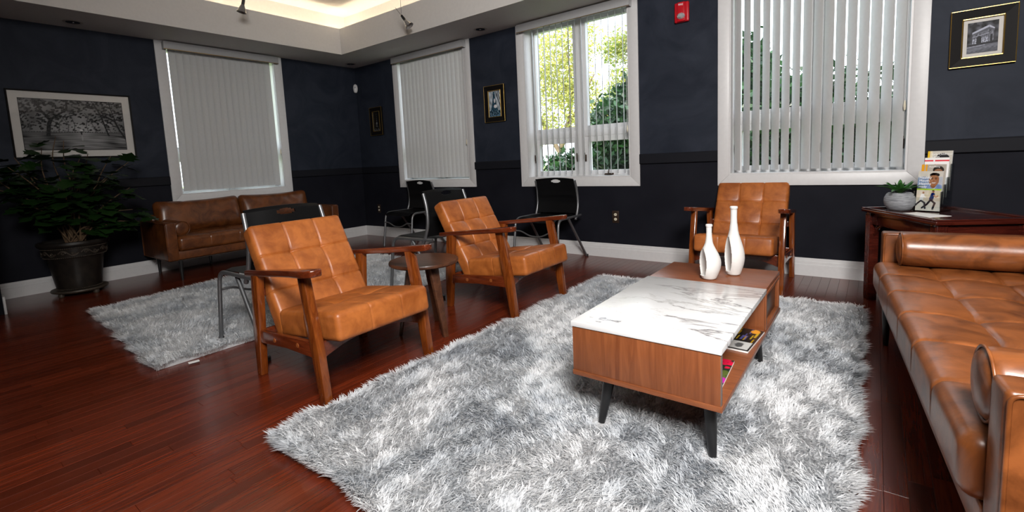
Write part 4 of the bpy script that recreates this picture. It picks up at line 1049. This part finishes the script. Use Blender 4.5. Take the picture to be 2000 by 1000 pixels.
outlet('brown two-socket wall outlet beneath the window with green trees', 4.019, .407)
outlet('two-socket wall outlet in the dark corner near the far stacking chair', .335, .402)
def downlight(label, x, y):
    t = thing('recessed_light', label, 'light', (x, y, H), group='recessed ceiling lights')
    link('trim_ring', G().lathe([(.052, .001), (.052, -.003), (.066, -.006), (.074, -.002), (.074, .001)], 28).me('trim_ring'), plain('brushed_ring', (.42, .36, .32), .35, metal=.3), t)
    link('reflector', G().lathe([(.052, -.003), (.044, -.004), (.030, -.0045), (.018, -.0035), (0, -.003)], 28).me('reflector'), plain('dark_reflector', (.03, .022, .018), .15, metal=.7), t)
    link('bulb', G().lathe([(0, -.010), (.008, -.009), (.012, -.004), (0, -.004)], 12).me('bulb'), M['chrome'], t)
downlight('recessed ceiling light above the large park picture', .224, -3.142); downlight('recessed ceiling light in the far room corner', .228, -.218); downlight('recessed ceiling light above the blue tower picture', 2.582, -.205)
def track_lamp(label, loc, aim, rodlean):
    t = thing('track_lamp', label, 'lamp', loc, group='cable track lamps')
    d = Vector(aim).normalized(); q = d.to_track_quat('Z', 'Y').to_matrix().to_4x4() @ Matrix.Scale(1.25, 4)
    g = G().lathe([(.006, -.01), (.010, -.008), (.012, .028), (.036, .088), (.0375, .090), (.034, .086), (.011, .030), (0, .03)], 20, q); link('shade', g.me('shade'), plain('smoked_glass_shade', (.30, .29, .28), .15, metal=.5), t)
    link('socket', G().lathe([(0, -.028), (.010, -.026), (.0125, .0), (.0125, .030), (0, .032)], 12, q).me('socket'), M['black'], t)
    link('bulb', G().lathe([(0, .04), (.016, .05), (.018, .068), (0, .080)], 12, q).me('bulb'), plain('lamp_bulb', (.8, .8, .8), .2), t)
    link('pivot', G().lathe([(0, -.012), (.009, -.008), (.012, 0), (.009, .008), (0, .012)], 12, Matrix.Translation(-d*.034)).me('pivot'), M['chrome'], t)
    p = -d*.034; link('arm', G().tube([p, p+Vector(rodlean)], .0022, 6).me('arm'), M['bronze'], t)
    link('hanger_wire', G().tube([p, (p.x, p.y, UZ-loc[2])], .0022, 6).me('hanger_wire'), M['steel'], t)
track_lamp('cable spot lamp hanging before the fascia, above the closed ribbed blind', (2.06, -.83, 2.545), (.55, .2, -.80), (-.055, -.03, .085))
track_lamp('cable spot lamp cut by the top edge, above the left-wall blind', (.98, -1.955, 2.712), (-.12, -.20, -.96), (.02, .01, .10))

# ------------------------------------------------------------------ potted plant on the left
def big_plant():
    px_, py_ = .365, -3.375
    t = thing('potted_plant', 'tall leafy houseplant in an ornate dark urn by the left wall', 'plant', (px_, py_, 0))
    P_ = [(0, .055), (.150, .055), (.158, .075), (.165, .12), (.178, .22), (.192, .32), (.200, .345), (.214, .350), (.222, .42), (.226, .440), (.245, .446), (.252, .462), (.246, .482), (.228, .486), (.215, .470), (.208, .440), (0, .436)]
    pot = link('urn', G().lathe(P_, 44).me('urn'), M['pot'], t)
    link('saucer', G().lathe([(0, .030), (.175, .030), (.196, .036), (.202, .046), (.198, .055), (0, .056)], 40).me('saucer'), M['potband'], t)
    for k_ in range(4):
        a = k_*math.pi/2+.5; link('foot', G().lathe([(0, 0), (.018, 0), (.024, .012), (.020, .031), (0, .032)], 10, Matrix.Translation((.165*math.cos(a), .165*math.sin(a), 0))).me('foot'), M['potband'], t)
    def beads(r, z, n, br):
        g = G()
        for i in range(n):
            a = 2*math.pi*i/n; g.lathe([(0, -br), (br*.8, -br*.6), (br, 0), (br*.8, br*.6), (0, br)], 6, Matrix.Translation((r*math.cos(a), r*math.sin(a), z)))
        o = link('bead_ring', g.me('bead_ring'), M['potband'], pot); o['kind'] = 'stuff'
    beads(.213, .352, 90, .0055); beads(.226, .430, 96, .0055); beads(.160, .066, 80, .005)
    for i in range(9):    # relief scrolls round the band
        a0 = 2*math.pi*i/9; pts = []
        for s_ in range(26):
            q = s_/25; a = a0+q*.62; zz = .390+.022*math.sin(q*2*math.pi); pts.append(((.2185+.003)*math.cos(a), (.2185+.003)*math.sin(a), zz))
        g = G().tube(pts, .0055, 6)
        for c0, sgn in ((.16, 1), (.47, -1)):
            pts = [((.220)*math.cos(a0+c0+r_*math.cos(w_*sgn)), .220*math.sin(a0+c0+r_*math.cos(w_*sgn)), .390+.21*r_*math.sin(w_*sgn)) for w_, r_ in [(k_*.5, .075-.0045*k_) for k_ in range(14)]]
            g.tube(pts, .0045, 6)
        link('relief_scroll', g.me('relief_scroll'), M['potband'], pot)
    link('soil', G().lathe([(0, .437), (.205, .438), (0, .446)], 20).me('soil'), M['soil'], t)
    rs = random.Random(21); tips = []
    # stems: (end point relative to urn centre)
    ends = [(.02, -.42, 1.10), (.05, -.30, 1.22), (.0, -.12, 1.30), (.05, .02, 1.36), (.0, .18, 1.24), (.02, .34, 1.22), (.05, .46, 1.16), (.12, -.46, .98), (.20, -.22, 1.05), (.25, .02, 1.10), (.2, .24, 1.02), (.15, .42, .92),
            (.25, -.32, .84), (.3, -.05, .86), (.28, .18, .78), (.22, .40, .72), (.12, .50, .66), (.18, .30, .56), (.30, -.10, .95), (.1, .1, 1.2), (.18, -.36, 1.14), (.02, -.50, 1.16), (.27, .14, .54), (.30, .30, .58), (.27, -.16, .66), (.22, .44, .60), (.0, -.02, 1.40)]
    for i, e_ in enumerate(ends):
        b = Vector((rs.uniform(-.05, .06), rs.uniform(-.05, .07), .44)); e_ = Vector(e_); m1 = b.lerp(e_, .35)+Vector((rs.uniform(-.05, .05), rs.uniform(-.05, .05), .10)); m2 = b.lerp(e_, .7)+Vector((rs.uniform(-.04, .04), rs.uniform(-.04, .04), .07))
        path = smooth_path([b, m1, m2, e_], 6); n = len(path)
        link('stem', G().tube(path, [.008*(1-.7*j/n) for j in range(n)], 6).me('stem', ang=60), M['stem'], t)
        tips.append(path)
    # lobed leaf: outline of five points, folded a little along the midrib
    out = [(0, 0), (.10, .18), (.02, .40), (.22, .34), (.34, .62), (.46, .30), (.62, .44), (.74, .20), (1.0, 0)]
    LM = []
    for kk in range(4):
        r2 = random.Random(kk+50); V = [(x, 0, -.10*x*x) for x in (0, .22, .46, .74, 1.0)]; F = []
        fold = .10+.05*kk; drp = .10+.06*kk
        for sg in (-1, 1):
            b = len(V); ou = [(x+r2.uniform(-.03, .03), y*r2.uniform(.85, 1.1)) for x, y in out[1:-1]]
            V += [(x, sg*y, abs(y)*fold-drp*x*x-.12*y*y) for x, y in ou]
            f = [(0, b, b+1), (0, b+1, b+2, 1), (1, b+2, b+3), (1, b+3, b+4, 2), (2, b+4, b+5), (2, b+5, b+6, 3), (3, b+6, 4)]
            F += f if sg < 0 else [q[::-1] for q in f]
        pb = len(V); V += [(-.35, -.008, .03), (-.35, .008, .03), (0.02, .008, 0), (0.02, -.008, 0)]; F.append((pb, pb+1, pb+2, pb+3))
        me = mk('leaf%d' % kk, V, F, ang=25); me.materials.append(M['leaf']); LM.append(me)
    def put(p, d, size):
        o = bpy.data.objects.new('leaf', LM[rs.randrange(4)]); COL.objects.link(o); o.parent = t
        x = d.normalized(); up = Vector((rs.uniform(-.25, .45), rs.uniform(-.3, .3), 1)); y = up.cross(x).normalized(); z = x.cross(y)
        o.matrix_local = Matrix.Translation(p+x*size*.35) @ Matrix((x, y, z)).transposed().to_4x4() @ Matrix.Diagonal((size, size, size, 1))
    for path in tips:
        n = len(path)
        for j in range(11):
            q = .30+.70*(j+rs.random())/11.0; p = path[min(n-1, int(q*(n-1)))]
            if p.z < .60 and rs.random() < .5: continue
            dirv = Vector((rs.uniform(-.2, 1), rs.uniform(-1, 1), rs.uniform(-.45, .35))); rad = Vector((p.x, p.y*1.2, 0)); dirv += rad.normalized()*.6
            s_ = rs.uniform(.10, .155)
            p = p.copy(); p.y = max(p.y, -.44)
            if px_+p.x+dirv.normalized().x*s_*1.4 < .06: dirv.x = abs(dirv.x)
            if py_+p.y+dirv.normalized().y*s_*1.4 < -3.86: dirv.y = abs(dirv.y)
            put(p, dirv, s_)
    return t
big_plant()

# ------------------------------------------------------------------ piece of furniture cut by the left edge
t = thing('wooden_chest', 'dark mahogany chest on bracket feet cut off by the left edge', 'chest', (1.30, -4.26, 0))
link('case', G().box(-.27, .27, -.26, .22, .11, .72).me('case', bev=.006), M['cherry'], t)
link('top', G().box(-.29, .29, -.27, .24, .72, .75).me('top', bev=.006, seg=3), M['cherry'], t)
link('plinth_moulding', G().box(-.285, .285, -.27, .235, .09, .13).me('plinth', bev=.008, seg=3), M['cherry'], t)
for sx in (-1, 1):
    for y in (.20, -.23): link('foot', G().lathe([(0, 0), (.022, 0), (.028, .012), (.018, .03), (.024, .06), (.036, .09), (0, .095)], 12, Matrix.Translation((sx*.25, y, 0))).me('foot'), M['cherry'], t)

# ------------------------------------------------------------------ outside
struct(link('ground', G().box(-60, 60, -40, 80, -.5, -.3).me('ground', smooth=False), M['grass']))
def foliage(name, blobs, n, size, mat, seed, parent):
    rs = np.random.RandomState(seed); tot = sum(b[6] for b in blobs); Vs = []
    for (cx_, cy_, cz, rx, ry, rz_, wgt) in blobs:
        m_ = int(n*wgt/tot); d = rs.normal(size=(m_, 3)); d /= np.linalg.norm(d, axis=1, keepdims=True)
        r = rs.uniform(0, 1, (m_, 1))**.45; p = d*r*np.array([rx, ry, rz_]); p += .06*rs.normal(size=(m_, 3))+.18*rx*np.stack([np.sin(5*p[:, 1]+9*p[:, 2]), np.sin(6*p[:, 0]), np.sin(7*p[:, 0]+4*p[:, 1])], 1)*.4
        p += np.array([cx_, cy_, cz]); a = rs.normal(size=(m_, 3)); a /= np.linalg.norm(a, axis=1, keepdims=True); b = np.cross(a, rs.normal(size=(m_, 3))); b /= np.linalg.norm(b, axis=1, keepdims=True)
        s_ = size*rs.uniform(.6, 1.3, (m_, 1)); Vs.append(np.stack([p-a*s_, p-b*s_*.42, p+a*s_, p+b*s_*.42], 1).reshape(-1, 3))
    V = np.concatenate(Vs); n = len(V)//4; me = bpy.data.meshes.new(name); me.vertices.add(len(V)); me.vertices.foreach_set('co', V.ravel().astype(np.float32))
    me.loops.add(4*n); me.loops.foreach_set('vertex_index', np.arange(4*n, dtype=np.int32)); me.polygons.add(n); me.polygons.foreach_set('loop_start', (np.arange(n)*4).astype(np.int32)); me.update(calc_edges=True)
    o = link(name, me, mat, parent); o['kind'] = 'stuff'; return o
def tree(label, base, trunk, blobs, n, size, mat, seed, name='tree', cat='tree', group='trees outside the windows'):
    t = thing(name, label, cat, base, group=group)
    for i, p in enumerate(trunk): link('trunk' if i == 0 else 'branch', G().tube(smooth_path(p[0], 5), [p[1]*(1-.75*j/(5*(len(p[0])-1))) for j in range(5*(len(p[0])-1)+1)], 8).me('trunk', ang=70), M['bark'], t)
    foliage('foliage', blobs, n, size, mat, seed, t); return t
tree('sunlit yellow-green tree outside the edge-on blind, left half of the window', (-1.0, 7.0, -.3),
     [([(0, 0, 0), (.05, 0, .9), (.2, .1, 1.7)], .14), ([(.15, .1, 1.5), (.6, 0, 2.3), (1.3, 0, 3.4)], .07), ([(.12, .1, 1.5), (-.4, 0, 2.5), (-.6, 0, 3.6)], .07), ([(.4, 0, 2.0), (.6, .1, 3.0), (.5, 0, 4.2)], .05)],
     [(-.2, 0, 3.6, .9, .7, 1.0, 1), (.6, .2, 4.4, .8, .7, .9, .8), (-.4, 0, 2.2, .7, .6, .5, .5), (.9, 0, 2.6, .7, .6, .8, .6), (.5, 0, 3.2, .9, .6, .7, .7), (-.7, .2, 4.6, .5, .5, .6, .3)], 12000, .050, M['tree'], 3)
tree('yellowing tree behind the dark shrub, right half of that window', (1.4, 8.2, -.3),
     [([(0, 0, 0), (0, 0, 1.2), (.1, 0, 2.6), (.2, 0, 4.0)], .12), ([(0, 0, 1.8), (-.6, 0, 2.8), (-.9, 0, 3.6)], .06)],
     [(-.5, 0, 2.9, 1.0, .7, .9, 1), (.3, 0, 3.9, .7, .6, .7, .5), (.5, 0, 2.6, .9, .7, .9, .8), (-.9, 0, 4.2, .6, .4, .5, .35), (-1.2, 0, 2.2, .8, .6, .8, .5)], 16000, .052, M['tree2'], 5)
tree('large dark green shrub close to the glass between the two right windows', (4.1, 3.1, -.3), [([(0, 0, 0), (.05, 0, .7), (.1, 0, 1.6)], .07)],
     [(0, 0, 1.2, 1.45, .8, 1.55, 1), (.1, .1, 2.3, .75, .6, .65, .4), (-1.15, 0, 1.2, .95, .6, 1.25, .7), (-.70, 0, 1.85, .75, .6, .85, .5)], 42000, .07, M['bush'], 7, 'shrub', 'shrub', 'shrubs outside the windows')
tree('dark green hedge shrub behind the half-open blind', (6.3, 3.0, -.3), [([(0, 0, 0), (.05, 0, .6), (.1, 0, 1.3)], .06)],
     [(0, 0, 1.05, 1.3, .7, 1.25, 1), (-.9, .1, 1.1, .8, .6, 1.2, .6), (1.2, 0, 1.1, .9, .6, 1.2, .5)], 18000, .065, M['bush'], 9, 'shrub', 'shrub', 'shrubs outside the windows')
tree('low dark bush at the foot of the yellow-green tree', (1.6, 3.6, -.3), [([(0, 0, 0), (.05, 0, .5), (.1, 0, .9)], .05)],
     [(0, 0, .75, .75, .5, .75, 1), (.7, 0, .7, .6, .5, .7, .6)], 9000, .07, M['bush'], 13, 'shrub', 'shrub', 'shrubs outside the windows')
